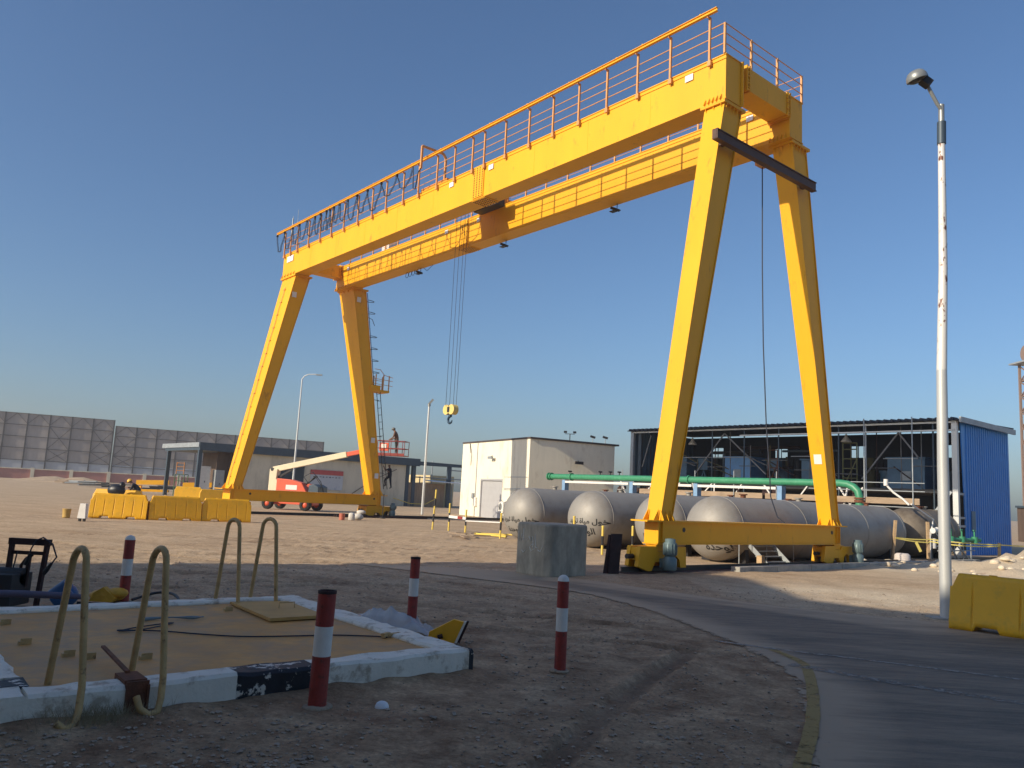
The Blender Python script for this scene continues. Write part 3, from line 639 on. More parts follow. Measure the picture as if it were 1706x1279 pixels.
m.hexa([(-2.1,.081,-.02),(-2.02,.081,-.02),(-2.02,.2,-.02),(-2.1,.2,-.02),(-2.02,.041,1.05),(-1.95,.041,1.05),(-1.95,.12,1.05),(-2.02,.12,1.05)]); m.hexa([(-1.74,.081,-.02),(-1.66,.081,-.02),(-1.66,.2,-.02),(-1.74,.2,-.02),(-1.67,.041,1.05),(-1.60,.041,1.05),(-1.60,.12,1.05),(-1.67,.12,1.05)])
one('rusty_plate',m,RUSTD,'dark rusty steel plate standing upright right of the concrete block','steel plate',(-1.85,.05,0),site=True)
def ypost(x,y,h,lab,lean=(0,0),r=.045,bands=3,z0=0):
    o=bpy.data.objects.new('guard_post',None); t=thing('guard_post',lab,'post',(x,y,0),group='black and yellow guard posts'); bpy.data.objects.remove(o)
    m=MB(); n=8
    zs=[h*k/bands for k in range(bands+1)]
    for k in range(bands):
        m.mi=k%2 if bands%2 else (k+1)%2
        a=Vector((x+lean[0]*zs[k],y+lean[1]*zs[k],z0+zs[k])); b=Vector((x+lean[0]*zs[k+1],y+lean[1]*zs[k+1],z0+zs[k+1])); m.cyl(a,b,r,10)
    m.build('shaft',[YPOST,BLKP],t)
    m=MB(); m.lathe([(r*1.15,0),(r*1.15,.03),(0,.05)],(x+lean[0]*h,y+lean[1]*h,z0+h),n=10); m.build('cap',YPOST,t)
    return t
ypost(-3.71,41.57,2.0,'tallest black and yellow guard post, leaning, leftmost of its row',(.04,0),bands=5)
ypost(-2.85,41.2,1.35,'black and yellow guard post holding left end of the white rail')
ypost(-1.92,39.68,1.1,'black and yellow guard post at right end of short white rail')
ypost(-.18,36.53,1.1,'black and yellow guard post just left of the nearest silver tank end',(.01,0))
ypost(3.6,29.5,1.0,'black and yellow guard post in front of the second silver tank')
ypost(4.93,30.97,1.0,'black and yellow guard post beside the front leg of the crane')
ypost(2.6,30.2,1.28,'yellow topped guard post peeking over the concrete block')
m=MB(); m.beam((-2.85,41.1,.72),(-1.92,39.6,.72),.04,.13); m.mi=1; m.beam((-2.1,39.85,.72),(-2.35,40.25,.721),.05,.135); m.mi=0; m.beam((-1.92,39.6,.6),(-.18,36.5,.72),.03,.05)
one('guard_rail',m,[WHITE,REDP],'white guard rail with a red band between two black and yellow posts','guard rail',(-2.4,40.4,.72))
m=MB(); m.cyl((-1.4,38.6,.06),(.1,36.9,.08),.05,8); m.cyl((-1.1,38.9,.06),(.4,38.4,.1),.04,8)
one('fallen_post',m,YPOST,'yellow pipes lying on the ground beside the white building','fallen post',(-.7,38.3,0))
m=MB(); 
for i in range(7): 
    a=random.uniform(0,3); x=-2.2+random.uniform(-.9,1.2); y=36.2+random.uniform(-1,1); m.beam((x-.5*cos(a),y-.5*sin(a),.05+.02*i),(x+.5*cos(a),y+.5*sin(a),.05+.02*i),.12,.03)
one('scrap_timber',m,WOODB,'small heap of scrap boards lying left of the silver tanks','scrap boards',(-2.2,36.2,0))

# ------------------------------------------------------------------ tanks
R=1.15; ZC=1.18
ARF={'dal_i':'\uFEA9','khah':'\uFEA7','waw_f':'\uFEEE','lam_i':'\uFEDD','meem':'\uFEE3','yeh_m':'\uFEF4','alef_f':'\uFE8E','teh_i':'\uFE93','teh':'\uFE97','beh_m':'\uFE92','reh_f':'\uFEAE','yeh':'\uFEF3','dal_f':'\uFEAA','alef':'\uFE8D','lam':'\uFEDF','hah':'\uFEA3'}
# glyphs are the joined letter shapes, drawn left to right
def ar(words):   # words in reading order -> glyph string in left-to-right drawing order
    s=' '.join(''.join(ARF.get(k,k) for k in w_) for w_ in words); return s[::-1]
L1=ar([['dal_i','khah','waw_f','lam_i'],['meem','yeh_m','alef_f','teh_i'],['teh','beh_m','reh_f','yeh','dal_f']])
L2=ar([['alef','lam','waw_f','hah','dal_f','teh_i']]); L3='\u0663 '+L2
INK=M('black_lettering',(.015,.015,.015),.6)
def headr(s_, hd=1.0): return R*sqrt(max(0,1-((hd-s_)/hd)**2)) if s_<hd else R
def tank(vs, uc, length, lab, lines, hang=0, ang0=None, mat=TANK):
    t=thing('storage_tank',lab,'tank',(vs,uc,0),site=True,group='horizontal storage tanks')
    m=MB(); hd=.95; prof=[(R*sin(a),hd*(1-cos(a))) for a in [pi/2*k/14 for k in range(15)]]+[(R,length*.33),(R,length*.66),(R,length-hd)]+[(R*cos(a),length-hd+hd*sin(a)) for a in [pi/2*k/10 for k in range(1,11)]]
    m.lathe(prof,(vs,uc,ZC),(1,0,0),n=64); sh=m.build('shell',mat,t)
    m=MB()
    for vv in (vs+hd,vs+length*.36,vs+length*.7,vs+length-hd): m=MB(); m.tube([(vv,uc+(R+.002)*cos(a),ZC+(R+.002)*sin(a)) for a in [k*pi/24 for k in range(48)]],.012,5,closed=True); m.build('weld_seam',mat,sh)
    for vv in (vs+1.5,vs+length*.5,vs+length-1.8):
        m=MB(); m.prism([(-.95,-.02),(.95,-.02),(.9,.55),(.5,.22),(0,.10),(-.5,.22),(-.9,.55)],-.12,.12,lambda a,b,z,vv=vv: (vv+z,uc+a,b)); m.build('saddle',DRK,t)
    for vv in (vs+2.6,vs+length*.45,vs+length-2.2):
        m=MB(); m.cyl((vv,uc,ZC+R-.04),(vv,uc,ZC+R+.1),.1,12); m.cyl((vv,uc,ZC+R+.1),(vv,uc,ZC+R+.14),.16,12); m.build('nozzle',RUST if int(vv*7)%2 else TANK,t)
    for txt,uu,zz,hh in lines:   # painted lettering laid onto the curved head
        cu=bpy.data.curves.new('txt','FONT'); cu.body=txt; cu.size=hh; cu.align_x='CENTER'; cu.resolution_u=3; cu.offset=.007
        to=bpy.data.objects.new('txt',cu); C.objects.link(to); dg=bpy.context.evaluated_depsgraph_get(); tm=bpy.data.meshes.new_from_object(to.evaluated_get(dg)); bpy.data.objects.remove(to)
        import bmesh
        bm=bmesh.new(); bm.from_mesh(tm); bmesh.ops.triangulate(bm,faces=bm.faces)
        bmesh.ops.subdivide_edges(bm,edges=[e for e in bm.edges if e.calc_length()>.06],cuts=2); bmesh.ops.triangulate(bm,faces=bm.faces); bm.normal_update()
        # text plane: x -> -u (reads from -v side), y -> z ; find v on the head surface
        for q in bm.verts:
            du=-(q.co.x)+uu; dz=q.co.y+zz-ZC; rr=sqrt(du*du+dz*dz)/R
            if rr<.995: s_=hd*(1-sqrt(1-rr*rr)); 
            else: s_=hd+(rr-.995)*3
            k=min(1,.995/max(rr,1e-6)) if rr>=.995 else 1
            q.co=Vector((s_-.006, du*k, ZC+dz*k))
        nm=bpy.data.meshes.new('lettering'); bm.to_mesh(nm); bm.free(); nm.materials.append(INK)
        ob=bpy.data.objects.new('lettering',nm); C.objects.link(ob); ob.parent=sh
    return t
tank(4.3,11.8,13.3,'silver tank farthest left, beside the white building with black lettering on its end',[(L1,-.35,.86,.28),(L2,-.1,.42,.30)])
tank(4.9,8.3,12.8,'silver tank with black lettering, second from the left, behind the guard posts',[(L1,-.42,1.0,.28),(L2,-.32,.58,.33)])
tank(5.8,5.4,12.3,'silver tank mostly hidden behind the front leg of the crane',[])
tank(5.3,2.5,14.5,'nearest silver tank, with numbered black lettering low on its white end',[(L1,-.2,.80,.30),(L3,-.42,.44,.36)])
tank(20.2,2.3,5.2,'brownish tank at the right, behind the nearest silver one',[],mat=TANKB)
# wheel stop shadow box panel on nearest tank, stair and valve gear
st=thing('steel_stair','small grey steel stair against the nearest silver tank','stair',(6.8,1.0,0),site=True)
m=MB()
for k in range(4): m.box(6.6,8.0,.95+.0-.16*k+.3,.95+.3-.16*k+.18,.62-.17*k,.65-.17*k)
for v in (6.58,8.0): m.beam((v,1.4,.72),(v,.6,.02),.03,.16)
m.build('tread',STEELL,st)
m=MB()
for z in (.95,1.15): m.cyl((5.9,1.3,z),(9.4,1.3,z),.02,6)
for v in (5.9,7.6,9.4): m.cyl((v,1.3,.0),(v,1.3,1.15),.02,6)
m.build('handrail',STEELL,st)
m=MB(); m.box(6.35,6.55,.7,.9,0,.35); m.build('side_board',WOOD,st)
st=thing('pipe_manifold','white valve gear and bent pipe on the right end of the nearest tank','valve',(20.3,1.3,0),site=True)
m=MB(); m.tube([(18.9,2.2,3.35),(19.0,1.9,3.0),(19.1,1.5,2.7),(19.0,1.2,2.45)],.05,8); m.cyl((18.9,2.2,3.3),(18.9,2.2,3.6),.1,10); m.build('bent_pipe',WHITE,st)
m=MB(); m.beam((19.2,1.2,2.5),(21.3,1.1,1.85),.06); m.beam((21.3,1.1,1.85),(20.6,1.0,.9),.05); m.build('brace',WHITE,st)
m=MB(); m.cyl((20.7,.9,1.35),(21.05,.9,1.35),.13,12); m.cyl((21.1,.9,1.4),(21.4,.9,1.4),.12,12); m.cyl((20.7,.9,.55),(20.7,.9,1.0),.15,12); m.tube([(20.9,.9,1.3),(21.3,.8,1.0),(21.2,.8,.7),(20.8,.85,.6)],.03,6); m.cyl((20.4,.9,0),(20.4,.9,1.3),.04,8); m.build('valve_body',WHITE,st)

# ------------------------------------------------------------------ green pipeline on its blue rack
PV,PU0=20.6,4.7
pl=thing('green_pipeline','long green pipe carried on blue posts behind the silver tanks','pipe',(20.6,16,0),site=True)
m=MB(); m.tube([(PV,27.0,3.42),(PV,5.3,3.42),(PV,4.9,3.38),(PV,4.6,3.25),(PV,4.38,3.05),(PV,4.3,2.75),(PV,4.3,1.0)],.19,16); pm=m.build('pipe',GREEN,pl)
m=MB()
for u in (27.0,26.75,24.7,14.7,5.6): m.cyl((PV,u-.04,3.42),(PV,u+.04,3.42),.27,16)
m.build('flange',GREEN,pm)
m=MB(); m.cyl((PV,4.3,2.5),(PV,4.3,2.62),.25,16); m.cyl((PV,4.3,2.66),(PV,4.3,2.74),.25,16); m.build('joint_ring',RUST,pm)
for u in (25.3,19.1,14.1,8.6): 
    m=MB(); m.box(PV-.2,PV+.2,u-.14,u+.14,0,3.2); m.build('post',BLUEP,pl)
for a,b_ in ((19.3,25.1),(14.35,18.9),(8.8,13.9)):
    m=MB(); m.box(PV-.25,PV-.15,a,b_,3.0,3.14); m.build('cross_bar',WHITE,pl)
m=MB()
for u in (24.9,20.3,21.1,22.0): m=MB(); m.cyl((PV,u,3.55),(PV,u,3.8),.03,6); m.cyl((PV-.15,u,3.8),(PV+.15,u,3.8),.05,8); m.build('valve_wheel',DRK,pm)
pass
# scaffold walkway between pipe and shed
sc_=thing('pipe_scaffold','grey tube scaffolding with timber boards between the tanks and the open shed','scaffold',(25.5,12,0),site=True)
SV=25.0
for i,u in enumerate([3.6,6.2,8.9,11.6,14.6,17.6,20.8,24.0]):
    m=MB(); m.cyl((SV,u,0),(SV,u,4.2 if i>1 else 7.2),.035,6); m.build('standard',STEELL,sc_)
m=MB()
for z,a,b_ in ((3.68,3.0,26),(3.24,3.0,9.5),(2.4,3.0,26)): m.cyl((SV,a,z),(SV,b_,z+.02),.028,6)
m.build('ledger',STEELL,sc_)
for a,b_ in ((3.3,8.2),(8.4,12.4),(12.6,17.4),(17.8,22.4)):
    m=MB(); m.box(SV+.05,SV+.12,a,b_,2.55,2.88); m.build('board',WOODB,sc_)
m=MB(); random.seed(5)
for k in range(16):
    u=random.uniform(7,24); m=MB(); m.beam((SV+.2,u,2.3),(SV+.5,u+random.uniform(-1.2,1.2),3.4),.07); m.build('brace',WHITE,sc_)
m=MB()
for k in range(45):
    u=random.uniform(6,26); v=SV+random.uniform(.2,1.6); z=random.uniform(2.0,2.9); m=MB(); m.box(v,v+.2,u,u+random.uniform(.1,.6),z,z+random.uniform(.1,.4)); m.build('pipe_fitting',RUSTD,sc_)

# ------------------------------------------------------------------ open process shed
sh=thing('process_shed','dark open sided shed with bright blue end wall at the right','shed',(28.5,14,0),site=True)
V0,V1,U0,U1=28.5,36.2,2.7,26.3
m=MB(); m.hexa([(V0-.3,U0-.25,7.32),(V1+.3,U0-.25,7.55),(V1+.3,U1+.2,7.55),(V0-.3,U1+.2,7.32),(V0-.3,U0-.25,7.38),(V1+.3,U0-.25,7.62),(V1+.3,U1+.2,7.62),(V0-.3,U1+.2,7.38)])
for k in range(58):
    u=U0+.1+k*.41; m.cyl((V0-.42,u,7.4),(V0+.3,u,7.43),.09,8)
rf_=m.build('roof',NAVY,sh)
m=MB(); m.box(V0-.3,V1+.3,U0-.36,U0-.24,7.2,7.5); m.build('verge',STEELL,rf_)
m=MB(); m.hexa([(V0+1.0,U0-.02,-.1),(V1,U0-.02,-.1),(V1,U0+.04,-.1),(V0+1.0,U0+.04,-.1),(V0+.5,U0-.02,7.25),(V1,U0-.02,7.42),(V1,U0+.04,7.42),(V0+.5,U0+.04,7.25)])
for k in range(20):
    v=V0+1.15+k*.325; m.hexa([(v,U0-.07,-.05),(v+.12,U0-.07,-.05),(v+.15,U0-.015,-.05),(v-.03,U0-.015,-.05),(v,U0-.07,7.2),(v+.12,U0-.07,7.2),(v+.15,U0-.015,7.2),(v-.03,U0-.015,7.2)])
ew=m.build('end_wall',BLUEC,sh)
m=MB(); m.box(V0+1.5,V0+2.0,U0-.12,U0-.08,1.3,2.4); m.build('notice_plate',MACHT,ew)
# back wall with real window openings, set in metre bays
wins=[(24.26,23.2),(18.56,17.5),(12.56,11.53),(6.76,5.75)]
m=MB(); zs0,zs1=5.8,6.6; prev=U1
for a,b_ in wins: m.box(V1-.1,V1,a,prev,0,7.4); prev=b_
m.box(V1-.1,V1,U0+.05,prev,0,7.4)
for a,b_ in wins: m.box(V1-.1,V1,b_,a,0,zs0); m.box(V1-.1,V1,b_,a,zs1,7.4); m.box(V1-.09,V1-.03,(a+b_)/2-.02,(a+b_)/2+.02,zs0,zs1)
for k in range(70): u=U0+.2+k*.335; m.box(V1-.14,V1-.101,u,u+.1,0,5.75)
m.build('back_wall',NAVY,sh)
m=MB(); m.box(V0+.2,V1,U1-.08,U1,2.2,7.4); 
for k in range(18): m.box(V0+.3+k*.42,V0+.42+k*.42,U1-.14,U1-.081,3,7.4)
m.build('side_wall',MACHT,sh)
for u in (U0+.1,U1-.15): 
    m=MB(); m.box(V0-.12,V0+.12,u-.14,u+.14,0,7.3); m.build('column',STEELL if u>20 else POLE,sh)
m=MB(); m.box(V0+.2,V0+.45,U1-.8,U1-.5,3,7.3); m.build('column',STEELB,sh)
for u in (22.6,18.8,16.2,13.6,9.5,7.8,3.95):
    m=MB(); m.cyl((V0,u,0),(V0,u,7.5),.05,6); m.build('mullion',STEELB if u!=7.8 else STEELL,sh)
m=MB(); m.box(V0-.12,V0-.02,U0,U1,7.18,7.28); m.box(V0-.12,V0-.04,U0,16.5,6.75,6.83); m.build('eaves_beam',POLE,sh)
for a,b_,z0,z1 in ((18.0,20.4,4.2,7.0),(18.0,14.7,7.0,4.2),(6.0,8.2,6.75,4.0),(6.0,4.9,6.75,5.3),(24.6,25.4,7.0,4.6)):
    m=MB(); m.beam((V0+.3,a,max(z0,z1)),(V0+.3,b_,min(z0,z1)),.08); m.build('diagonal_brace',TRUSS,sh)
m=MB()
for a,b_,z in ((16,22,5.35),(5.0,7.0,5.25),(10.5,13,5.4)): m=MB(); m.cyl((V0+.5,a,z),(V0+.5,b_,z),.03,6); m.build('guard_bar',STEELL,sh)
m=MB(); m.box(V0,V1-.15,U0+.1,U1-.15,3.3,3.5); m.build('deck',DRK,sh)
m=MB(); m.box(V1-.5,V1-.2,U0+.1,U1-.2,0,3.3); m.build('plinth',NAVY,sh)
for (a,b_,z0,z1,mt_) in ((19.2,17.1,3.5,5.42,MACH),(7.5,5.3,3.5,5.35,MACHT),(23.4,22.6,3.5,5.4,MACHT),(13.2,11.6,3.5,5.25,MACHT)):
    lab={19.2:'pale blue machine cabinet with white panel in the middle of the shed',7.5:'dark blue machine cabinet with white panel near the right end of the shed',23.4:'small teal cabinet inside the shed left of the middle one',13.2:'teal cabinet inside the shed behind the rear crane leg'}[a]
    x=thing('machine_cabinet',lab,'machine',(31,b_,3.5),site=True,group='machine cabinets inside the shed')
    m=MB(); m.box(30.6,32.6,b_,a,z0,z1); m.box(30.5,32.7,b_-.08,a+.08,z1,z1+.1); 
    m.build('casing',mt_,x,bevel=.02)
    if a in (19.2,7.5): 
        m=MB(); m.box(30.57,30.598,(a+b_)/2-.3,(a+b_)/2+.3,z0+.55,z0+1.1); m.build('panel',MACH if 0 else STEELL,x)
for k,(u,v) in enumerate(((15.9,31.5),(21.9,31.6))):
    m=MB(); m.box(v,v+.5,u-.45,u+.45,4.6,5.45); m.beam((v+.2,u,4.6),(v+.2,u-.3,3.52),.08); m.beam((v+.2,u,4.6),(v+.2,u+.3,3.52),.08)
    one('control_desk',m,MACHT,('teal tilted control desk right of the pale blue cabinet','teal tilted control desk left of the pale blue cabinet')[k],'control desk',(v,u,3.5),site=True,group='control desks in the shed')
for k,(u,v) in enumerate(((22.4,31),(10.3,31))):
    t=thing('hanging_lamp',('bell shaped lamp hanging in left half of the shed','bell shaped lamp hanging in right half of the shed')[k],'lamp',(v,u,6.4),site=True,group='bell lamps under the shed roof')
    m=MB(); m.lathe([(.06,.5),(.1,.35),(.28,.1),(.34,0),(.33,0),(.26,.1),(.08,.3)],(v,u,6.45),n=20); m.build('lamp_shade',WHITE,t)
    m=MB(); m.cyl((v,u,6.9),(v,u,7.35),.02,6); m.build('stem',DRK,t)
m=MB()
for k,u in enumerate((10,9.1)):
    m.cyl((30,u,3.5),(30,u,6.3),.05,6)
for z in (4.1,4.7,5.3,5.9,6.3): m.cyl((30,10,z),(30,9.1,z),.04,6)
m.beam((30,10,3.5),(30,9.1,5.3),.06)
one('scaffold_tower',m,M('olive_steel',(.13,.13,.05),.7),'olive steel frame tower inside the shed left of the dark blue cabinet','scaffold tower',(30,9.5,3.5),site=True)
m=MB()
for k,u in enumerate((15.3,14.6)): m.cyl((30,u,3.5),(30,u,5.9),.05,6)
for z in (4.1,4.7,5.3,5.9): m.cyl((30,15.3,z),(30,14.6,z),.04,6)
m.beam((30,15.3,3.5),(30,14.6,4.9),.06)
one('scaffold_tower',m,RUST,'rusty steel frame tower inside the shed behind the rear crane leg','scaffold tower',(30,15,3.5),site=True)
random.seed(21)
pr=thing('process_piping','tangle of dark pipes and vessels filling the inside of the open shed','piping',(32,14,3.5),site=True)
for k in range(16):
    u=4.5+k*1.35+random.uniform(-.4,.4); v=random.uniform(32,35.2); m=MB(); m.cyl((v,u,3.5),(v,u,random.uniform(4.6,7.0)),random.choice([.06,.09,.12,.3]),10); m.build('riser',[NAVY,RUSTD,STEELB,DRK,OLV][k%5],pr)
for k in range(12):
    a=random.uniform(3.5,18); z=random.uniform(3.9,6.7); v=random.uniform(31.5,35); m=MB(); m.cyl((v,a,z),(v,a+random.uniform(3,8),z),random.choice([.05,.08,.12]),8); m.build('pipe_run',[NAVY,DRK,STEELB,RUSTD][k%4],pr)
for k in range(16):
    u=3.6+k*1.45+random.uniform(-.3,.3); m=MB(); m.cyl((29.6,u,3.5),(29.6,u+random.uniform(-.05,.05),random.choice([5.2,6.2,7.2])),.035,6); m.build('stanchion',[OLV,TRUSS,TRUSS,RUSTD][k%4],pr)
for k in range(10):
    u=random.uniform(4,22); z=random.uniform(3.6,5.6); m=MB(); m.beam((30,u,z),(30.3,u+random.choice([-1.6,1.6,2.4]),z+random.uniform(.6,1.6)),.06); m.build('cross_brace',[OLV,TRUSS,RUSTD][k%3],pr)
for k in range(9):
    u=4.2+k*2.4; z=random.uniform(4.3,5.4); m=MB(); m.cyl((29.9,u,z),(29.9,u+random.uniform(1,2.3),z),.03,6); m.build('pipe_run',TRUSS,pr)
for k in range(6):
    u=5+k*3.7; m=MB(); m.cyl((33.5,u,3.5),(33.5,u,4.6),.55,16); m.cyl((33.5,u,4.6),(33.5,u,4.75),.62,16); m.build('vessel',[STEELB,MACHT][k%2],pr)
# stuff under the shed, right end: brace, green valves
m=MB(); m.beam((V0-.1,3.0,3.4),(V0-.1,5.5,.1),.14); m.beam((V0-.3,2.9,1.6),(V0-.3,4.6,0),.08)
for z in (3.3,2.0,1.55): m.beam((V0+.1,2.75,z),(V0+1.1,2.75,z),.12)
m.build('strut',STEELL,sh)
t=thing('green_valve_bank','green valves and low pipes at the foot of the brown tank','valve',(19.9,-.2,0),site=True)
m=MB(); m.cyl((20.6,.4,1.0),(23.2,-.2,1.0),.09,10)
for q in (.2,.5,.85): p=Vector((20.6,.4,1.0)).lerp(Vector((23.2,-.2,1.0)),q); m.cyl(p,p+Vector((0,0,.45)),.04,8); m.cyl(p-Vector((0,0,.15)),p+Vector((0,0,.15)),.15,10); m.cyl(p+Vector((-.12,0,.45)),p+Vector((.12,0,.45)),.03,6)
m.build('valve',GREEN,t)
m=MB()
for v in (19.6,20.4,21.3,22.3,23.2): m.cyl((v,.2,0),(v,.2,.95),.03,6)
m.cyl((19.5,.2,.9),(23.4,.1,.9),.03,6); m.cyl((19.5,.2,.5),(23.4,.1,.5),.03,6); m.beam((21,.1,.9),(22.6,0,.02),.05); m.beam((20.2,.1,.9),(21.4,0,.02),.05)
m.build('stand',STEELL,t)

# ------------------------------------------------------------------ tape fence, mounds side
for k,(x,y,h,lean,lab) in enumerate(((17.05,35.4,1.75,(.09,0),'tall leaning timber stake nearest the crane, yellow tape tied to it'),(18.85,35.8,1.75,(-.01,0),'upright timber stake with yellow tape, between crane and lamp post'),(21.75,35.4,1.0,(.02,0),'short timber stake with yellow tape in the sand mound at right'))):
    m=MB(); m.beam((x,y,-.05),(x+lean[0]*h,y,h),.13 if k<2 else .09,.1); one('timber_stake',m,WOOD,lab,'stake',(x,y,0),group='timber stakes carrying tape')
def sag(a,b,d,n=8): return [tuple(Vector(a).lerp(Vector(b),i/n)-Vector((0,0,d*4*(i/n)*(1-i/n)))) for i in range(n+1)]
tp=thing('warning_tape','yellow warning tape strung between timber stakes before the blue wall','tape',(20,35.4,.9))
for a,b,d in (((17.15,35.3,.98),(18.85,35.7,.85),.04),((18.85,35.7,1.0),(21.75,35.3,.92),.05),((18.85,35.7,.9),(21.75,35.3,.86),.09),((21.75,35.3,.92),(24.5,35.8,.95),.03),((17.15,35.3,1.0),(18.85,35.7,.98),.03)):
    P=sag(a,b,d); m=MB()
    for p,q in zip(P,P[1:]): m.beam(p,q,.008,.05)
    m.build('ribbon',TAPE,tp)
m=MB(); m.beam((18.0,35.2,.85),(18.2,35.2,.45),.01,.12); m.build('ribbon',TAPE,tp)
m=MB(); m.lathe([(.3,0),(.33,.1),(.3,.38),(.22,.44),(0,.45)],(16.6,33.6,-.02),n=14)
one('concrete_footing',m,M('footing_white',(.62,.55,.50),.9,var=.15,bump=.4),'whitish rounded concrete footing before the leaning stake','footing',(16.6,33.6,0))
m=MB(); random.seed(9)
for k in range(60):
    x=random.uniform(14.5,25); y=random.uniform(28.5,34.5); s=random.uniform(.04,.2); m.sphere((x,y,gh(x,y)+s*.3),s,4,random.uniform(.8,1.6),1,random.uniform(.4,.8))
o=m.build('rubble',M('rubble_stone',(.68,.58,.44),.95,var=.25,bump=.6)); tag(o,'pale broken rubble lying on the sand mounds at right','rubble',kind='stuff')
m=MB(); m.box(0,0,0,0,0,0) if 0 else None
for k,(a,b_) in enumerate((((17.2,33.9,.12),(19.6,34.5,.14)),((17.6,33.3,.2),(19.2,33.6,.22)),((22.5,34.9,.45),(25.5,35.4,.5)))): m.beam(a,b_,.25,.07)
one('timber_plank',m,WOODB,'loose planks lying on the sand beside the whitish footing','planks',(18.5,34,0))

# ------------------------------------------------------------------ water barriers
def barrier(L, Hh, ribs, wbase=.5, wtop=.16, tip=.14, n=220):
    m=MB(); rows=12; sides=([],[])
    for side in (0,1):
        sg=1 if side else -1
        for i in range(n+1):
            x=L*i/n; col=[]
            near=min(x,L-x)
            zt=Hh*(.76 if near<tip*.25 else .76+.24*min(1,(near-tip*.25)/(tip*.7)))
            zb=0
            for c in (L*.27,L*.73):
                d=abs(x-c); 
                if d<.22: zb=.09*min(1,(.22-d)/.05)
            g=0
            for k in range(ribs):
                c=L*(k+.5)/ribs
                d=abs(x-c)
                if d<.02: g=1-d/.02
            for j in range(rows+1):
                f=j/rows; z=zb+(zt-zb)*f
                hw=wbase/2 if z<.14*Hh else wbase/2+(wtop/2-wbase/2)*min(1,(z-.14*Hh)/(.86*Hh))**.85
                dep=.03*g*max(0,min(1,(z/Hh-.08)/.05))*max(0,min(1,(.78-z/Hh)/.06))
                col.append(len(m.v)); m.v.append(Vector((x,sg*(hw-dep),z)))
            sides[side].append(col)
    a,b=sides
    for i in range(n):
        for j in range(rows): m.face((a[i][j],a[i+1][j],a[i+1][j+1],a[i][j+1]),True); m.face((b[i][j],b[i][j+1],b[i+1][j+1],b[i+1][j]),True)
        m.face((a[i][rows],a[i+1][rows],b[i+1][rows],b[i][rows])); m.face((a[i][0],b[i][0],b[i+1][0],a[i+1][0]))
    for i in (0,n):
        q=a[i]+b[i][::-1]; m.face(q if i==0 else q[::-1])
    return m
def put_barrier(p,q,Hh,ribs,lab,extra=True,grp='yellow plastic water barriers',sc_z=0):
    p=Vector(p); q=Vector(q); L=(q-p).length; rz=atan2(q.y-p.y,q.x-p.x)
    o=thing('water_barrier',lab,'barrier',(p.x,p.y,sc_z),rz=rz,group=grp); OFF[o.name]=Vector((0,0,0))
    barrier(L,Hh,ribs).build('body',BARY,o)
    if extra:
        m=MB()
        for x in (L*.3,L*.7): m.cyl((x,0,Hh*.99),(x,0,Hh*1.015),.07,12)
        m.build('filler_cap',BARY,o)
    return o
put_barrier((-18.66,36.3,0),(-16.35,36.9,0),1.10,6,'yellow water barrier left in the front row, next to white box')
put_barrier((-16.33,36.95,0),(-14.42,38.2,0),1.10,5,'middle yellow water barrier of the front row')
put_barrier((-14.40,38.25,0),(-12.45,39.4,0),1.08,5,'yellow water barrier at the right end of the front row, by the crane')
put_barrier((-22.5,44.0,0),(-19.8,43.9,0),1.15,6,'yellow water barrier standing behind the front row, black bag on it')
put_barrier((-25.9,68,0),(-23.5,69.5,0),1.1,0,'dull yellow water barrier in the far yard, left one',grp='far yellow barriers')
put_barrier((-30.5,74,0),(-28.2,74.5,0),1.15,0,'pale yellow water barrier in the far yard near canopy posts',grp='far yellow barriers')
put_barrier((8.36,15.05,0),(9.9,13.4,0),.99,3,'yellow water barrier at the right edge beside the lamp post')
m=MB(); m.prism([(-.16,0),(.16,0),(.13,.6),(-.1,.6)],-.1,.1,lambda a,b,z: (-17.35+a,33.2+z,.12+b)); m.mi=1; m.box(-17.48,-17.4,33.15,33.25,-.02,.12); m.box(-17.3,-17.22,33.15,33.25,-.02,.12)
one('junction_box',m,[WHITE,DRK],'small white box on short legs left of the yellow barriers','box',(-17.35,33.2,0))
m=MB(); m.lathe([(0,0),(.15,0),(.15,.04),(.17,.36),(.18,.38),(.15,.36),(.13,.05)],(-19.1,35.2,0),n=16); one('bucket',m,M('bucket_tan',(.50,.33,.10),.6),'small tan bucket on the sand left of the white box','bucket',(-19.1,35.2,0))
m=MB(); m.sphere((-20.95,43.25,1.12),.38,8,1.25,.8,.9); m.sphere((-20.7,43.3,1.4),.17,6,1,1,1.1)
one('black_bag',m,M('black_plastic',(.012,.013,.016),.4,bump=.5,bscale=9),'black plastic bag lying against the rear yellow barrier','bag',(-20.95,43.25,1.0))

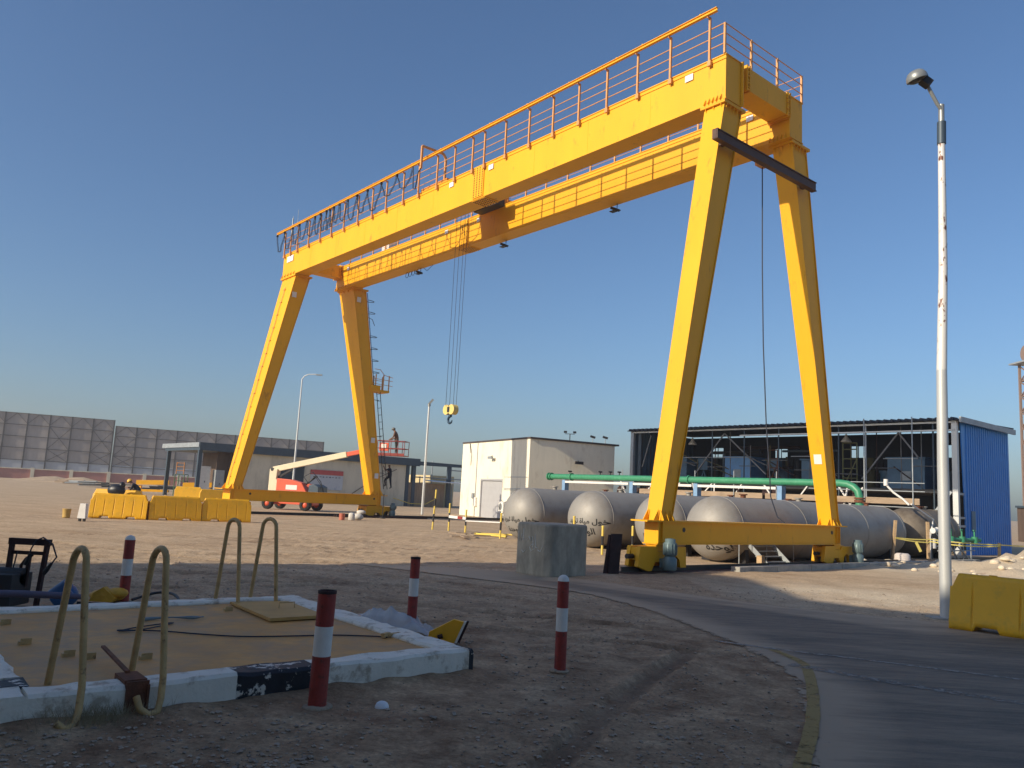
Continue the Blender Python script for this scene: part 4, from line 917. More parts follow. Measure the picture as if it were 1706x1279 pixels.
# ------------------------------------------------------------------ lamp posts
t=thing('street_lamp','tall weathered white lamp post with rust patches, at the right roadside','street lamp',(8.85,16.18,0))
x,y=8.85,16.18; xt=9.0
m=MB(); m.tube([(x,y,0),(x+.0,y,3.0),(x+.02,y,5.0)],[.115,.108,.10],16); m.build('lower_pole',POLE,t)
m=MB(); m.tube([(x+.02,y,5.0),(x+.1,y,7.2),(x+.13,y,10.0)],[.10,.085,.07],16); m.build('upper_pole',POLER,t)
m=MB(); m.cyl((x+.13,y,9.95),(x+.14,y,10.45),.09,14); m.build('collar',STEELB,t)
m=MB(); m.cyl((x+.14,y,10.45),(x+.145,y,10.85),.06,10); m.tube([(x+.14,y-.02,10.72),(x+.05,y-.02,10.85),(x-.1,y-.05,11.1),(x-.25,y-.08,11.35)],.04,10); m.build('arm',LGREY,t)
hd=MB(); ax=Vector((-.35,-.1,.93)); o_=Vector((x-.42,y-.1,11.36)); hd.lathe([(.02,.20),(.10,.19),(.16,.155),(.205,.08),(.22,.0),(.215,-.02)],o_,ax,n=24); h_=hd.build('lamp_head',LGREY,t)
m=MB(); m.lathe([(.205,0),(.17,-.05),(.1,-.08),(0,-.09)],o_,ax,n=24); m.build('lens',GLASS,h_)
m=MB(); m.cbox(o_+Vector((.19,.0,-.06)),(.2,.18,.16),Matrix.Rotation(radians(35),3,'Y')); m.build('gear_box',DRK,h_)
m=MB(); m.box(x-.32,x+.18,y-.2,y+.2,-.02,.03); m.build('base_plate',CONC,t)
t=thing('street_lamp','slim lamp post with curved arm behind the orange boom lift','street lamp',(-21.4,80.3,0))
x,y=-21.4,80.3; m=MB(); m.tube([(x,y,0),(x,y,12.6)],[.12,.06],10); m.build('pole',POLE,t)
m=MB(); m.tube([(x,y,12.5),(x+.2,y,12.85),(x+.6,y,13.05),(x+1.5,y,13.1)],.05,8); m.build('arm',POLE,t); m=MB(); m.cbox((x+1.7,y,13.05),(.6,.25,.12)); m.build('lamp_head',LGREY,t)
t=thing('street_lamp','plain grey lamp post between the crane and the white building','street lamp',(-6.78,65.68,0))
x,y=-6.78,65.68; m=MB(); m.tube([(x,y,0),(x,y,9.0)],[.11,.08],10); m.build('pole',POLE,t)
m=MB(); m.cyl((x,y,8.9),(x,y,9.1),.13,10); m.beam((x-.05,y,9.05),(x+.3,y,9.5),.22,.14); m.build('lamp_head',LGREY,t)

# ------------------------------------------------------------------ white building
A=radians(27.0); CX,CY=1.61,60.03   # local x along right face, local y along left (lit) face
wb=thing('white_building','flat roofed white block building with a grey door and wall units','building',(CX,CY,0),rz=A); OFF[wb.name]=Vector((0,0,0))
m=MB(); Lx,Ly,Hz=7.7,12.5,6.25; DX=(8.25,4.4)
# walls (left face x=0 has a real door opening)
m.box(0,.25,0,DX[1],0,Hz); m.box(0,.25,DX[0],Ly,0,Hz); m.box(0,.25,DX[1],DX[0],3.05,Hz); m.box(.25,Lx,0,.25,0,Hz); m.box(Lx-.25,Lx,.25,Ly,0,Hz); m.box(.25,Lx-.25,Ly-.25,Ly,0,Hz)
wl=m.build('wall',WALLW,wb)
m=MB(); m.box(-.06,Lx+.35,-.12,Ly+.05,Hz+.002,Hz+.14); m.build('roof',ROOFD,wb,bevel=.02)
m=MB(); m.box(.1,.16,DX[1],DX[0]-.0,0,3.0)
for k in range(1,6): m.box(.085,.1,DX[1]+.1,DX[0]-.1,.5*k-.015,.5*k+.015)
dr_=m.build('door',DOORG,wb)
m=MB(); m.box(-.02,.2,DX[0]-.002,DX[0]+.18,0,3.2); m.box(-.02,.2,DX[1]-.12,DX[1]+.002,0,3.2); m.box(-.02,.2,DX[1],DX[0],3.04,3.2); m.build('door_frame',DOORG,wb)
for k,(yy,zz) in enumerate(((3.5,1.0),(2.4,1.05))):
    m=MB(); m.box(-.45,-.02,yy-.42,yy+.42,zz-.35,zz+.4); a_=m.build('air_conditioner',WHITE,wb,bevel=.02)
    m=MB(); m.cyl((-.46,yy+.08,zz),(-.452,yy+.08,zz),.27,20); m.build('fan_grille',LGREY,a_)
m=MB(); m.box(-.12,-.0,9.5,9.9,1.5,1.95); m.build('meter_box',STEELL,wb); m=MB(); m.box(-.15,-.0,8.9,9.4,.85,1.6); m.build('meter_box',WHITE,wb)
m=MB(); m.cyl((-.02,6.4,5.1),(-.3,6.2,4.95),.03,6); m.cbox((-.35,6.1,4.9),(.15,.7,.2)); m.build('floodlight',STEELL,wb)
m=MB(); m.cyl((4.3,-.02,4.85),(4.2,-.3,4.72),.03,6); m.cbox((4.2,-.35,4.68),(.7,.15,.22)); m.build('floodlight',DRK,wb)
for zz,y0,y1 in ((3.35,.1,4.0),(2.45,.1,4.0),(2.35,.1,4.0)):
    m=MB(); m.box(-.03,-.001,y0,y1,zz-.02,zz+.02); m.build('conduit',STEELL,wb)
m=MB(); m.box(-.01,.0,10.4,10.55,3.9,6.2) ; m.build('drain_stain',ROOFD,wb) if 0 else None
m=MB(); m.tube([(-.03,10.9,6.2),(-.03,10.5,5.3),(-.04,10.55,4.3)],.02,5); m.tube([(-.03,11.0,6.25),(-.03,10.75,5.4)],.02,5); m.build('hanging_wire',DRK,wb)
m=MB(); m.box(.02,.0,0,0,0,0) if 0 else None
# antenna mast with birds of floodlights behind roof
t=thing('light_mast','thin mast with two small lamps above the white building roof','mast',(5.88,77,0)); m=MB(); m.cyl((5.88,77,0),(5.88,77,8.1),.05,6); m.cyl((5.4,77,8.1),(6.35,77,8.1),.03,6); m.build('pole',DRK,t); 
for dx in (-.45,.45): 
    m=MB(); m.cbox((5.88+dx,77,8.28),(.3,.2,.2)); m.build('lamp_head',DRK,t)
t=thing('light_mast','low lamp pair peeping over right part of white building roof','mast',(9.1,76,0)); m=MB(); m.cyl((8.0,76,0),(8.0,76,7.75),.04,6); m.cyl((9.2,76,0),(9.2,76,7.7),.04,6); m.cyl((8.0,76,6.5),(9.2,76,6.5),.03,6); m.build('pole',STEELL,t)
for x in (8.0,9.2): 
    m=MB(); m.cbox((x,76,7.85),(.5,.2,.2),Matrix.Rotation(radians(15),3,'Y')); m.build('lamp_head',DRK,t)

# ------------------------------------------------------------------ low long building with canopy
lb=thing('low_building','long low beige building with dark roof edge behind the boom lift','building',(13,65,0),site=True)
m=MB(); 
# front wall with window opening
WV0,WV1,WZ0,WZ1=17.1,20.0,1.9,3.75
m.box(13.2,WV0,65,65.25,0,4.75); m.box(WV1,32.8,65,65.25,0,4.75); m.box(WV0,WV1,65,65.25,0,WZ0); m.box(WV0,WV1,65,65.25,WZ1,4.75)
m.box(32.55,32.8,65.25,74,0,4.75); m.box(13.2,32.8,74,74.25,0,4.75); m.build('wall',WALLB,lb)
m=MB(); m.box(12.2,13.2,65.05,74,0,4.75); m.box(10.9,12.2,66.0,66.1,0,4.75); m.build('brown_wall',BROWNW,lb,label='dark brown recessed wall beside the canopy')
m=MB(); m.box(WV0,WV1,65.1,65.14,WZ0,WZ1); wn=m.build('window',GLAZ,lb); m=MB()
for vv in (WV0+.04,(WV0+WV1)/2,WV1-.04): m.box(vv-.04,vv+.04,65.04,65.099,WZ0,WZ1)
m.box(WV0,WV1,64.9,65.1,WZ1,WZ1+.08); m.build('frame',STEELB,wn)
m=MB(); m.hexa([(8.6,64.6,4.75),(34.5,64.6,4.75),(34.5,75.5,4.75),(8.6,75.5,4.75),(8.6,64.6,5.5),(34.5,64.6,5.62),(34.5,75.5,5.3),(8.6,75.5,5.3)]); m.build('roof',STEELB,lb)
m=MB(); m.box(8.5,8.6,64.7,76.3,5.05,5.5); m.build('canopy_beam',STEELL,lb)
for v,u in ((8.8,65),(9.2,76.0),(12.7,64.9)):
    m=MB(); m.box(v-.18,v+.18,u-.18,u+.18,0,4.75); m.build('column',STEELB,lb)
m=MB(); m.tube([(25,64.95,.6),(27.5,64.93,2.2),(29.5,64.93,3.3),(31.5,64.93,4.2)],.035,5); m.build('wall_cable',BROWNW,lb)
m=MB(); m.tube([(31,64.5,.9),(33,64.0,.35),(35,63.7,.35),(36.5,63.6,1.1)],.05,6)
one('yellow_hose',m,YPOST,'pale yellow hose drooping in front of the beige wall','hose',(33,64,.3),site=True)
t=thing('notice_board','white notice board with red heading on the beige wall','notice board',(22.6,64.9,1.4),site=True)
m=MB(); m.box(20.7,24.6,64.88,64.96,1.45,3.05); m.build('board',M('board_white',(.52,.55,.58),.6,var=.06,scale=1,col2=(.36,.42,.50),thr=.6,scale2=1.4),t)
m=MB(); m.box(20.7,24.6,64.87,64.97,3.05,3.55); m.build('heading',M('board_red',(.50,.08,.07),.6),t)
m=MB()
for k in range(9): m.box(21.0+k*.38,21.0+k*.38+.16+.1*((k*7)%3)/3,64.865,64.879,2.78-.03*(k%2),2.86)
m.build('text_line',STEELB,t)
for (v,u,a,b_,h,mt_,lab) in ((9.9,66.5,1.0,.8,3.2,WHITE,'tall white electrical cabinet under the blue canopy'),(11.2,66.0,.9,.8,2.9,STEELL,'grey electrical cabinet under the canopy, right of the white one')):
    t=thing('electrical_cabinet',lab,'cabinet',(v,u,0),site=True,group='cabinets under the canopy'); m=MB(); m.box(v-a/2,v+a/2,u-b_/2,u+b_/2,0,h); m.build('casing',mt_,t,bevel=.02); m=MB(); m.box(v-.03,v+.03,u-b_/2-.04,u-b_/2-.001,h*.5,h*.55); m.build('handle',DRK,t)
# ruined annex
ru=thing('annex_frame','roofless annex with dark steel frame and brown board wall beside the beige building','building frame',(34,65,0),site=True)
for v in (33.1,34.0,39.2): m=MB(); m.box(v-.22,v+.22,65,65.4,0,5.1); m.build('column',STEELB,ru)
m=MB(); m.hexa([(32.9,64.9,4.85),(43.8,64.9,5.0),(43.8,65.4,5.0),(32.9,65.4,4.85),(32.9,64.9,5.35),(43.8,64.9,5.3),(43.8,65.4,5.3),(32.9,65.4,5.35)]); m.build('roof_beam',STEELB,ru)
m=MB(); m.box(33.3,38.6,65.1,65.3,0,2.8); 
for k in range(8): m.box(33.5+k*.65,33.54+k*.65,65.07,65.1,0,2.8)
m.build('board_wall',PLY,ru)
m=MB(); m.hexa([(36,64.0,3.0),(41.5,63.5,2.9),(41.5,65.6,3.0),(36,65.6,3.1),(36,64.0,3.06),(41.5,63.5,2.96),(41.5,65.6,3.12),(36,65.6,3.25)]); m.build('white_awning',WHITE,ru)
m=MB(); m.box(39.7,43.5,70,76,0,3.9)
for k in range(12): m.box(39.8+k*.3,39.9+k*.3,69.95,70,0.2,3.7)
one('storage_container',m,M('cream_cladding',(.62,.5,.27),.7),'cream storage container behind the annex, left of the white building','container',(41,70,0),site=True)
m=MB()
for k in range(6): m.cyl((35.5+k*2.4,66+k%2,0),(35.5+k*2.4,66+k%2,[3.6,5.6,3.2,3.4,5.4,3.1][k]),.07,6)
m.cyl((35,67,3.5),(47,67,3.5),.08,6); m.cyl((40,67,4.6),(50,67,4.6),.08,6)
one('pipe_rack',m,STEELL,'distant pipe rack seen through the annex frame','pipe rack',(38,67,0),site=True)

# ------------------------------------------------------------------ boom lift
BA=radians(-12)   # long axis of the lift, local x towards the boom tip
bl=thing('boom_lift','orange and cream boom lift with its basket raised beside the rear crane leg','boom lift',(-15.7,60.6,0),rz=BA); OFF[bl.name]=Vector((0,0,0))
for (x,y) in ((-1.9,-.95),(-1.9,1.0),(1.15,-.95),(1.15,1.0)):
    m=MB(); m.lathe([(.22,-.19),(.40,-.19),(.43,-.13),(.43,.13),(.40,.19),(.22,.19)],(x,y,.43),(0,1,0),n=28); wh=m.build('wheel',TYRE,bl)
    m=MB(); m.lathe([(0,-.15),(.1,-.17),(.14,-.13),(.23,-.12),(.23,.12),(0,.13)],(x,y,.43),(0,1,0),n=20); m.build('rim',JORG,wh)
m=MB(); m.box(-2.1,1.5,-.55,.6,.42,.85); m.box(-2.0,-1.8,-.8,.85,.35,.5); m.box(1.05,1.25,-.8,.85,.35,.5); m.build('chassis',JORG,bl,bevel=.03)
m=MB(); m.prism([(-1.35,1.0),(1.1,1.0),(1.15,1.35),(.7,2.05),(-.2,2.25),(-1.35,2.3)],-.95,-.3,lambda a,b,z: (a,z,b)); m.build('engine_hood',JORG,bl,bevel=.05)
m=MB(); m.prism([(-1.2,1.0),(1.2,1.0),(1.2,1.7),(.7,2.0),(-1.2,2.1)],.35,1.0,lambda a,b,z: (a,z,b)); m.build('tank_hood',JORG,bl,bevel=.05)
m=MB(); m.prism([(1.2,.95),(2.0,.95),(2.0,1.8),(1.6,2.0),(1.2,1.9)],-.8,.8,lambda a,b,z: (a,z,b)); m.build('cowling',STEELB,bl,bevel=.04)
m=MB(); m.box(-.55,.35,-.962,-.952,1.5,1.85); m.build('decal',GRYP,bl)
m=MB(); m.prism([(-2.35,.85),(-1.38,.85),(-1.38,1.9),(-1.75,2.25),(-1.7,3.0),(-2.35,3.0)],-.28,.28,lambda a,b,z: (a,z,b)); m.build('turret_tower',JCRM,bl,bevel=.04)
m=MB(); m.tube([(1.0,-.4,2.0),(.6,-.5,2.5),(1.3,-.5,2.9),(1.9,-.3,2.2),(2.3,-.3,1.2)],.03,6); m.tube([(.9,-.3,2.0),(1.4,-.3,2.6),(2.1,-.2,1.7)],.03,6); m.cyl((.6,-.2,1.9),(1.5,-.2,2.6),.08,8); m.build('hydraulic_hose',BLKP,bl)
P0=Vector((-2.15,0,2.95)); P1=Vector((5.35,0,4.72))
m=MB(); e=P0.lerp(P1,.78); m.beam(P0,e,.32,.42); boom=m.build('boom',JCRM,bl,bevel=.02)
m=MB(); m.beam(e,P1,.24,.32); m.build('boom_extension',JORG,boom,bevel=.02)
m=MB(); m.beam((-1.75,0,2.35),(-.6,0,3.05),.14); m.cyl((-2.15,-.3,2.95),(-2.15,.3,2.95),.12,12); m.build('lift_cylinder',DRK,boom)
m=MB(); m.beam(P1,P1+Vector((.25,0,-.35)),.16,.2); m.beam(P1+Vector((.25,0,-.35)),P1+Vector((.9,0,-.3)),.16,.2); m.build('jib',JRED,boom)
bx,bz=6.25,4.35
m=MB(); m.box(bx,bx+2.1,-.5,.5,bz,bz+.07)
for z in (bz+.55,bz+1.1):
    for y in (-.5,.5): m.cyl((bx,y,z),(bx+2.1,y,z),.03,6)
    for x in (bx,bx+2.1): m.cyl((x,-.5,z),(x,.5,z),.03,6)
for x in (bx,bx+.5,bx+1.05,bx+1.6,bx+2.1):
    for y in (-.5,.5): m.cyl((x,y,bz),(x,y,bz+1.1),.025,6)
m.box(bx,bx+2.1,-.51,-.495,bz+.07,bz+.2)
bk=m.build('basket',JRED,bl)
m=MB(); m.box(bx+.15,bx+.85,-.48,-.3,bz+.35,bz+.95); m.build('control_panel',JORG,bk); m=MB(); m.box(bx+.3,bx+.7,-.52,-.5,bz+.55,bz+.85); m.build('document_box',WHITE,bk)

# ------------------------------------------------------------------ people
def person(loc, rz, joints, mats, label, hat=None, scale=1, group=None):
    """joints: dict name->(pos, radius); one continuous skinned body"""
    names=list(joints); idx={n:i for i,n in enumerate(names)}
    E=[('pelvis','waist'),('waist','chest'),('chest','neckb'),('neckb','neck'),('neck','head'),('head','crown'),('pelvis','hipL'),('hipL','kneeL'),('kneeL','ankL'),('ankL','toeL'),('pelvis','hipR'),('hipR','kneeR'),('kneeR','ankR'),('ankR','toeR'),
       ('chest','shL'),('shL','elL'),('elL','wrL'),('wrL','palmL'),('chest','shR'),('shR','elR'),('elR','wrR'),('wrR','palmR')]
    V=[Vector(joints[n][0])*scale for n in names]; RR=[joints[n][1]*scale for n in names]; EE=[(idx[a],idx[b]) for a,b in E]
    for s in 'LR':   # five fingers per hand
        w_=V[idx['wr'+s]]; p=V[idx['palm'+s]]; d=(p-w_).normalized(); sd_=d.cross(Vector((0,1,0)));
        sd_=sd_.normalized() if sd_.length>.1 else Vector((1,0,0))
        for k,(o_,l) in enumerate(((-.03,.06),(-.01,.075),(.012,.07),(.032,.055))):
            V.append(p+(sd_*o_+d*l)*scale); RR.append(.009*scale); EE.append((idx['palm'+s],len(V)-1))
        V.append(w_+(d*.03-sd_*.05)*scale); RR.append(.01*scale); EE.append((idx['wr'+s],len(V)-1))
    me_=bpy.data.meshes.new('p'); me_.from_pydata([tuple(v) for v in V],EE,[]); ob=bpy.data.objects.new('person',me_); C.objects.link(ob)
    md=ob.modifiers.new('skin','SKIN'); ob.modifiers.new('sub','SUBSURF').levels=1
    for i,r_ in enumerate(RR): me_.skin_vertices[0].data[i].radius=(r_,r_)
    me_.skin_vertices[0].data[idx['pelvis']].use_root=True
    dg=bpy.context.evaluated_depsgraph_get(); bm_=bpy.data.meshes.new_from_object(ob.evaluated_get(dg)); bpy.data.objects.remove(ob)
    for m_ in mats: bm_.materials.append(m_)
    part={}
    for n in names: part[n]=0
    for n in ('pelvis','hipL','hipR','kneeL','kneeR','ankL','ankR'): part[n]=1
    for n in ('neck','head','crown','wrL','wrR','palmL','palmR'): part[n]=2
    for n in ('toeL','toeR'): part[n]=3
    segs=[(idx[a],idx[b],part[b] if part[b]!=0 or part[a]==0 else 0) for a,b in E]
    for p in bm_.polygons:
        c=p.center; best=9;bi=0
        for a,b,mi in segs:
            A_=V[a];B_=V[b];t=max(0,min(1,(c-A_).dot(B_-A_)/max(1e-9,(B_-A_).length_squared))); d=(c-A_.lerp(B_,t)).length
            if d<best: best=d;bi=mi
        p.material_index=bi; p.use_smooth=True
    bo=bpy.data.objects.new('person',bm_); C.objects.link(bo); bo.location=loc; bo.rotation_euler=(0,0,rz); tag(bo,label,'person',group)
    OFF[bo.name]=Vector((0,0,0))
    hp=V[idx['head']]; cp=V[idx['crown']]; axn=(cp-hp).normalized()
    fwd=Vector((0,-1,0)) if abs(axn.y)<.9 else Vector((0,0,-1))
    m=MB(); 
    if hat: 
        m.lathe([(.128*scale,-.02),(.125*scale,.03),(.10*scale,.09),(.05*scale,.125),(0,.13)],hp+axn*.02,axn,n=16); m.lathe([(.128*scale,-.02),(.15*scale,-.03),(.128*scale,-.01)],hp+axn*.02,axn,n=16)
        m.build('helmet',hat,bo)
    # face: eyes, nose and ears
    side=axn.cross(fwd).normalized(); f_=(fwd-axn*fwd.dot(axn)).normalized()
    m=MB(); m.sphere(hp+f_*.105,.02,5); 
    for s_ in (-1,1): m.sphere(hp+side*s_*.10-axn*.01,.025,5,.5,1,1)
    m.build('nose_and_ears',SKIN,bo)
    m=MB()
    for s_ in (-1,1): m.sphere(hp+f_*.092+side*s_*.032+axn*.025,.012,5)
    m.build('eyes',BLKP,bo); 
    return bo
# man in the basket, stooping forward (body local: faces -x)
J=dict(pelvis=((.02,0,.95),.15),waist=((.02,0,1.12),.145),chest=((-.06,0,1.36),.165),neckb=((-.13,0,1.50),.09),neck=((-.17,0,1.56),.055),head=((-.24,0,1.64),.095),crown=((-.27,0,1.74),.075),
 hipL=((.02,.1,.88),.105),kneeL=((-.04,.12,.48),.075),ankL=((.04,.13,.09),.05),toeL=((-.12,.14,.04),.04),hipR=((.02,-.1,.88),.105),kneeR=((.06,-.12,.48),.075),ankR=((.14,-.13,.09),.05),toeR=((-.02,-.14,.04),.04),
 shL=((-.07,.2,1.42),.065),elL=((-.16,.27,1.14),.048),wrL=((-.36,.2,1.02),.035),palmL=((-.43,.17,1.0),.035),shR=((-.07,-.2,1.42),.065),elR=((-.12,-.28,1.14),.048),wrR=((-.32,-.24,1.0),.035),palmR=((-.39,-.21,.98),.035))
def blw(x,y,z): return Vector((-15.7+x*cos(BA)-y*sin(BA),60.6+x*sin(BA)+y*cos(BA),z))
person(blw(bx+1.3,-.1,bz+.07),BA,J,[SHIRT,TROU,SKIN,CAPD],'worker in brown shirt and grey trousers stooping in the red lift basket',WHELM,1.16)
J2={k:((p[0],p[1],p[2]),r) for k,(p,r) in J.items()}
J2.update(chest=((-.02,0,1.36),.16),neckb=((-.03,0,1.5),.09),neck=((-.04,0,1.57),.055),head=((-.07,0,1.66),.095),crown=((-.08,0,1.76),.075),shL=((-.02,.2,1.42),.065),elL=((-.25,.25,1.35),.048),wrL=((-.38,.2,1.55),.035),palmL=((-.42,.19,1.62),.035),
 shR=((-.02,-.2,1.42),.065),elR=((-.2,-.28,1.2),.048),wrR=((-.38,-.2,1.3),.035),palmR=((-.43,-.19,1.36),.035),kneeL=((-.28,.14,.62),.075),ankL=((-.2,.13,.22),.05),toeL=((-.33,.13,.18),.04))
lp=W(legv(3)+1.05,33.18,1.95); person(lp,SITE,J2,[DARKC,DARKC,SKIN,CAPD],'worker in dark clothes climbing the ladder at the foot of the rear crane leg',None,.95)
J3={k:(p,r) for k,(p,r) in J.items()}
J3.update(chest=((-.22,0,1.28),.165),neckb=((-.33,0,1.38),.09),neck=((-.38,0,1.43),.055),head=((-.47,0,1.5),.095),crown=((-.52,0,1.58),.075),shL=((-.22,.2,1.34),.065),elL=((-.3,.26,1.05),.048),wrL=((-.48,.2,1.2),.035),palmL=((-.55,.17,1.2),.035),shR=((-.22,-.2,1.34),.065),elR=((-.3,-.26,1.05),.048),wrR=((-.48,-.2,1.18),.035),palmR=((-.55,-.17,1.18),.035))
person((-20.35,44.5,0),radians(5),J3,[DARKC,DARKC,SKIN,CAPD],'worker in dark clothes and yellow helmet bending over the rear barrier',HELM,1.08)

# ------------------------------------------------------------------ far yard: crane parts, wall, windbreak
for k,(p,q,h,lab) in enumerate((((-40.5,88,.3),(-37.2,88.6,.3),1.0,'yellow steel girder section lying in far yard left of the canopy post'),((-33.8,84,.3),(-31.0,84.6,.3),1.0,'yellow steel girder section lying between the two canopy posts'))):
    m=MB(); m.beam((p[0],p[1],1.2),(q[0],q[1],1.35),.7,.5); m.beam((p[0]+.4,p[1],.2),(p[0]+.4,p[1],.9),.3); m.beam((q[0]-.4,q[1],.2),(q[0]-.4,q[1],.9),.3); m.beam((p[0],p[1],.35),(q[0],q[1],.4),.7,.25)
    one('girder_section',m,YEL,lab,'steel girder',(p[0],p[1],0),group='yellow girder sections in the far yard')
m=MB()
for x in (-35.6,-34.6):
    for y in (86,87): m.cyl((x,y,0),(x,y,2.3),.05,6)
for z in (.9,1.6,2.3): m.cyl((-35.6,86,z),(-34.6,86,z),.04,6); m.cyl((-34.6,86,z),(-34.6,87,z),.04,6)
m.mi=1
for x in (-35.5,-34.7): m.cyl((x,86,2.3),(x,86,3.6),.05,6)
for z in (2.7,3.1,3.5): m.cyl((-35.5,86,z),(-34.7,86,z),.04,6)
one('access_frame',m,[M('frame_green',(.05,.12,.05),.7),M('frame_orange',(.45,.2,.06),.7)],'green and orange access frame standing under the canopy','access frame',(-35.1,86.5,0))
FD=Vector((.883,.469,0)); FP=Vector((-230,131.6,0)); FN=Vector((.469,-.883,0))
def wind(s0,s1,hgt,lab,nbay,xb):
    t=thing('windbreak_fence',lab,'fence',FP+FD*s0)
    Z=Vector((0,0,1)); m=MB(); p=lambda s,z,d=0: FP+FD*s+FN*d+Z*z
    m.hexa([p(s0,2.6,-.1),p(s1,2.6,-.1),p(s1,2.6,-.25),p(s0,2.6,-.25),p(s0,hgt,-.1),p(s1,hgt,-.1),p(s1,hgt,-.25),p(s0,hgt,-.25)])
    m.build('mesh_panel',MESHM,t)
    m=MB(); m.hexa([p(s0,2.2,-.08),p(s1,2.2,-.08),p(s1,2.2,-.095),p(s0,2.2,-.095),p(s0,4.1,-.08),p(s1,4.1,-.08),p(s1,4.1,-.095),p(s0,4.1,-.095)]); m.build('lower_sheet',SHM,t)
    bay=(s1-s0)/nbay
    for k in range(nbay+1):
        m=MB(); m.beam(p(s0+k*bay,0),p(s0+k*bay,hgt+.1),.3,.3,FN); m.build('column',FRM,t)
    m=MB()
    for f in (.27,.46,.64,.82,1): m.beam(p(s0,hgt*f),p(s1,hgt*f),.12,.12)
    for k in range(nbay):
        a=s0+k*bay; b_=a+bay
        m.beam(p(a,hgt*.84),p((a+b_)/2,hgt),.08,.08); m.beam(p((a+b_)/2,hgt),p(b_,hgt*.84),.08,.08)
        if k in xb: 
            for f0,f1 in ((.27,.46),(.46,.82)): m.beam(p(a,hgt*f0),p(b_,hgt*f1),.09,.09); m.beam(p(b_,hgt*f0),p(a,hgt*f1),.09,.09)
    m.build('lattice',FRM,t)
MESHM=M('windbreak_mesh',(.35,.315,.285),.9,var=.18,scale=.12,col2=(.27,.24,.22),thr=.55,scale2=.3,soft=.1,stretch=(1,1,.3)); SHM=M('windbreak_lower_sheet',(.42,.45,.48),.8,var=.25,scale=.08,stretch=(1,1,.5)); FRM=M('windbreak_frame',(.06,.055,.055),.7)
wind(40,147.5,15.3,'taller left stretch of the grey mesh windbreak with steel lattice',23,(20,22))
wind(148,201,13.9,'lower right stretch of the grey mesh windbreak with steel lattice',11,(0,))
bw=thing('boundary_wall','low reddish brown boundary wall with pale posts along the windbreak','wall',FP+FD*60+FN*28)
pw=lambda s,z,d=28: FP+FD*s+FN*d+Vector((0,0,z))
REDW=M('wall_red',(.38,.17,.14),.9,var=.12,scale=.5)
for k in range(22):
    s=46+k*7.2; m=MB(); m.hexa([pw(s,0),pw(s+7,0),pw(s+7,0,27.8),pw(s,0,27.8),pw(s,2.0),pw(s+7,2.0),pw(s+7,2.0,27.8),pw(s,2.0,27.8)]); m.build('panel',REDW,bw)
    m=MB(); m.hexa([pw(s-.35,0,28.3),pw(s+.35,0,28.3),pw(s+.35,0,27.6),pw(s-.35,0,27.6),pw(s-.35,2.35,28.3),pw(s+.35,2.35,28.3),pw(s+.35,2.35,27.6),pw(s-.35,2.35,27.6)]); m.build('post',WALLB,bw)
m=MB(); m.beam(pw(46,2.1),pw(204,2.1),.3,.2); m.build('coping',WALLB,bw)
random.seed(2)
for k,(px,py) in enumerate(((-62,118),(-56,112),(-48,110),(-70,128))):
    m=MB()
    for i in range(5): a=random.uniform(-.3,.4); x=px+random.uniform(-2,2); y=py+random.uniform(-1,1); m.beam((x-2*cos(a),y-2*sin(a),.15+.12*i),(x+2*cos(a),y+2*sin(a),.2+.12*i),.5,.15)
    one('scrap_heap',m,[STEELL,DRK,DRK,WOODB][k],['pale heap of scrap sheets far away below the boundary wall, second from left','dark heap of scrap in the far yard nearest the boundary wall','small dark scrap heap right of the others in the far yard','brownish scrap heap at the far left below the boundary wall'][k],'scrap heap',(px,py,0),group='scrap heaps in the far yard')
# right edge: lattice mast and low frame
lm=thing('lattice_mast','tall brown lattice mast cut by the right edge of the view','mast',(67.6,100,0)); OFF[lm.name]=Vector((66,100,0)); BT=M('tower_brown',(.22,.15,.12),.8)
for x,y in ((64.5,99),(67.5,99),(67.5,102),(64.5,102)): m=MB(); m.beam((x,y,0),(x,y,22.2),.25); m.build('mast_leg',BT,lm)
m=MB()
for k in range(11):
    z=k*2; 
    for (a,b_) in (((64.5,99),(67.5,99)),((64.5,102),(64.5,99)),((67.5,102),(64.5,102))): m.beam((*a,z),(*b_,z+2),.12); m.beam((*b_,z),(*a,z+2),.12); m.beam((*a,z),(*b_,z),.12)
m.build('bracing',BT,lm)
m=MB(); m.box(63.6,68.4,98.2,102.8,22.2,22.4); m.build('top_platform',STEELL,lm); m=MB(); m.cyl((64.4,100.5,23.5),(68,100.5,23.5),1.1,18); m.build('drum',BT,lm)
rs=thing('brown_store','low brown shelter behind the blue wall at the right edge','shelter',(50.6,76,0)); OFF[rs.name]=Vector((50,76,0))
m=MB(); m.box(50.5,56,76,80,0,3.3); m.build('wall',BROWNW,rs); m=MB(); m.cyl((50.2,75.9,0),(50.2,75.9,3.2),.4,12); m.build('pipe',STEELL,rs)
m=MB()
for x in (50.6,52.4,54.2): m.cyl((x,76,3.3),(x,76,4.4),.06,6)
m.cyl((50.4,76,4.2),(56,76,4.2),.08,6); m.box(50.3,56.2,75.8,80,3.301,3.5); m.build('roof',STEELB,rs)

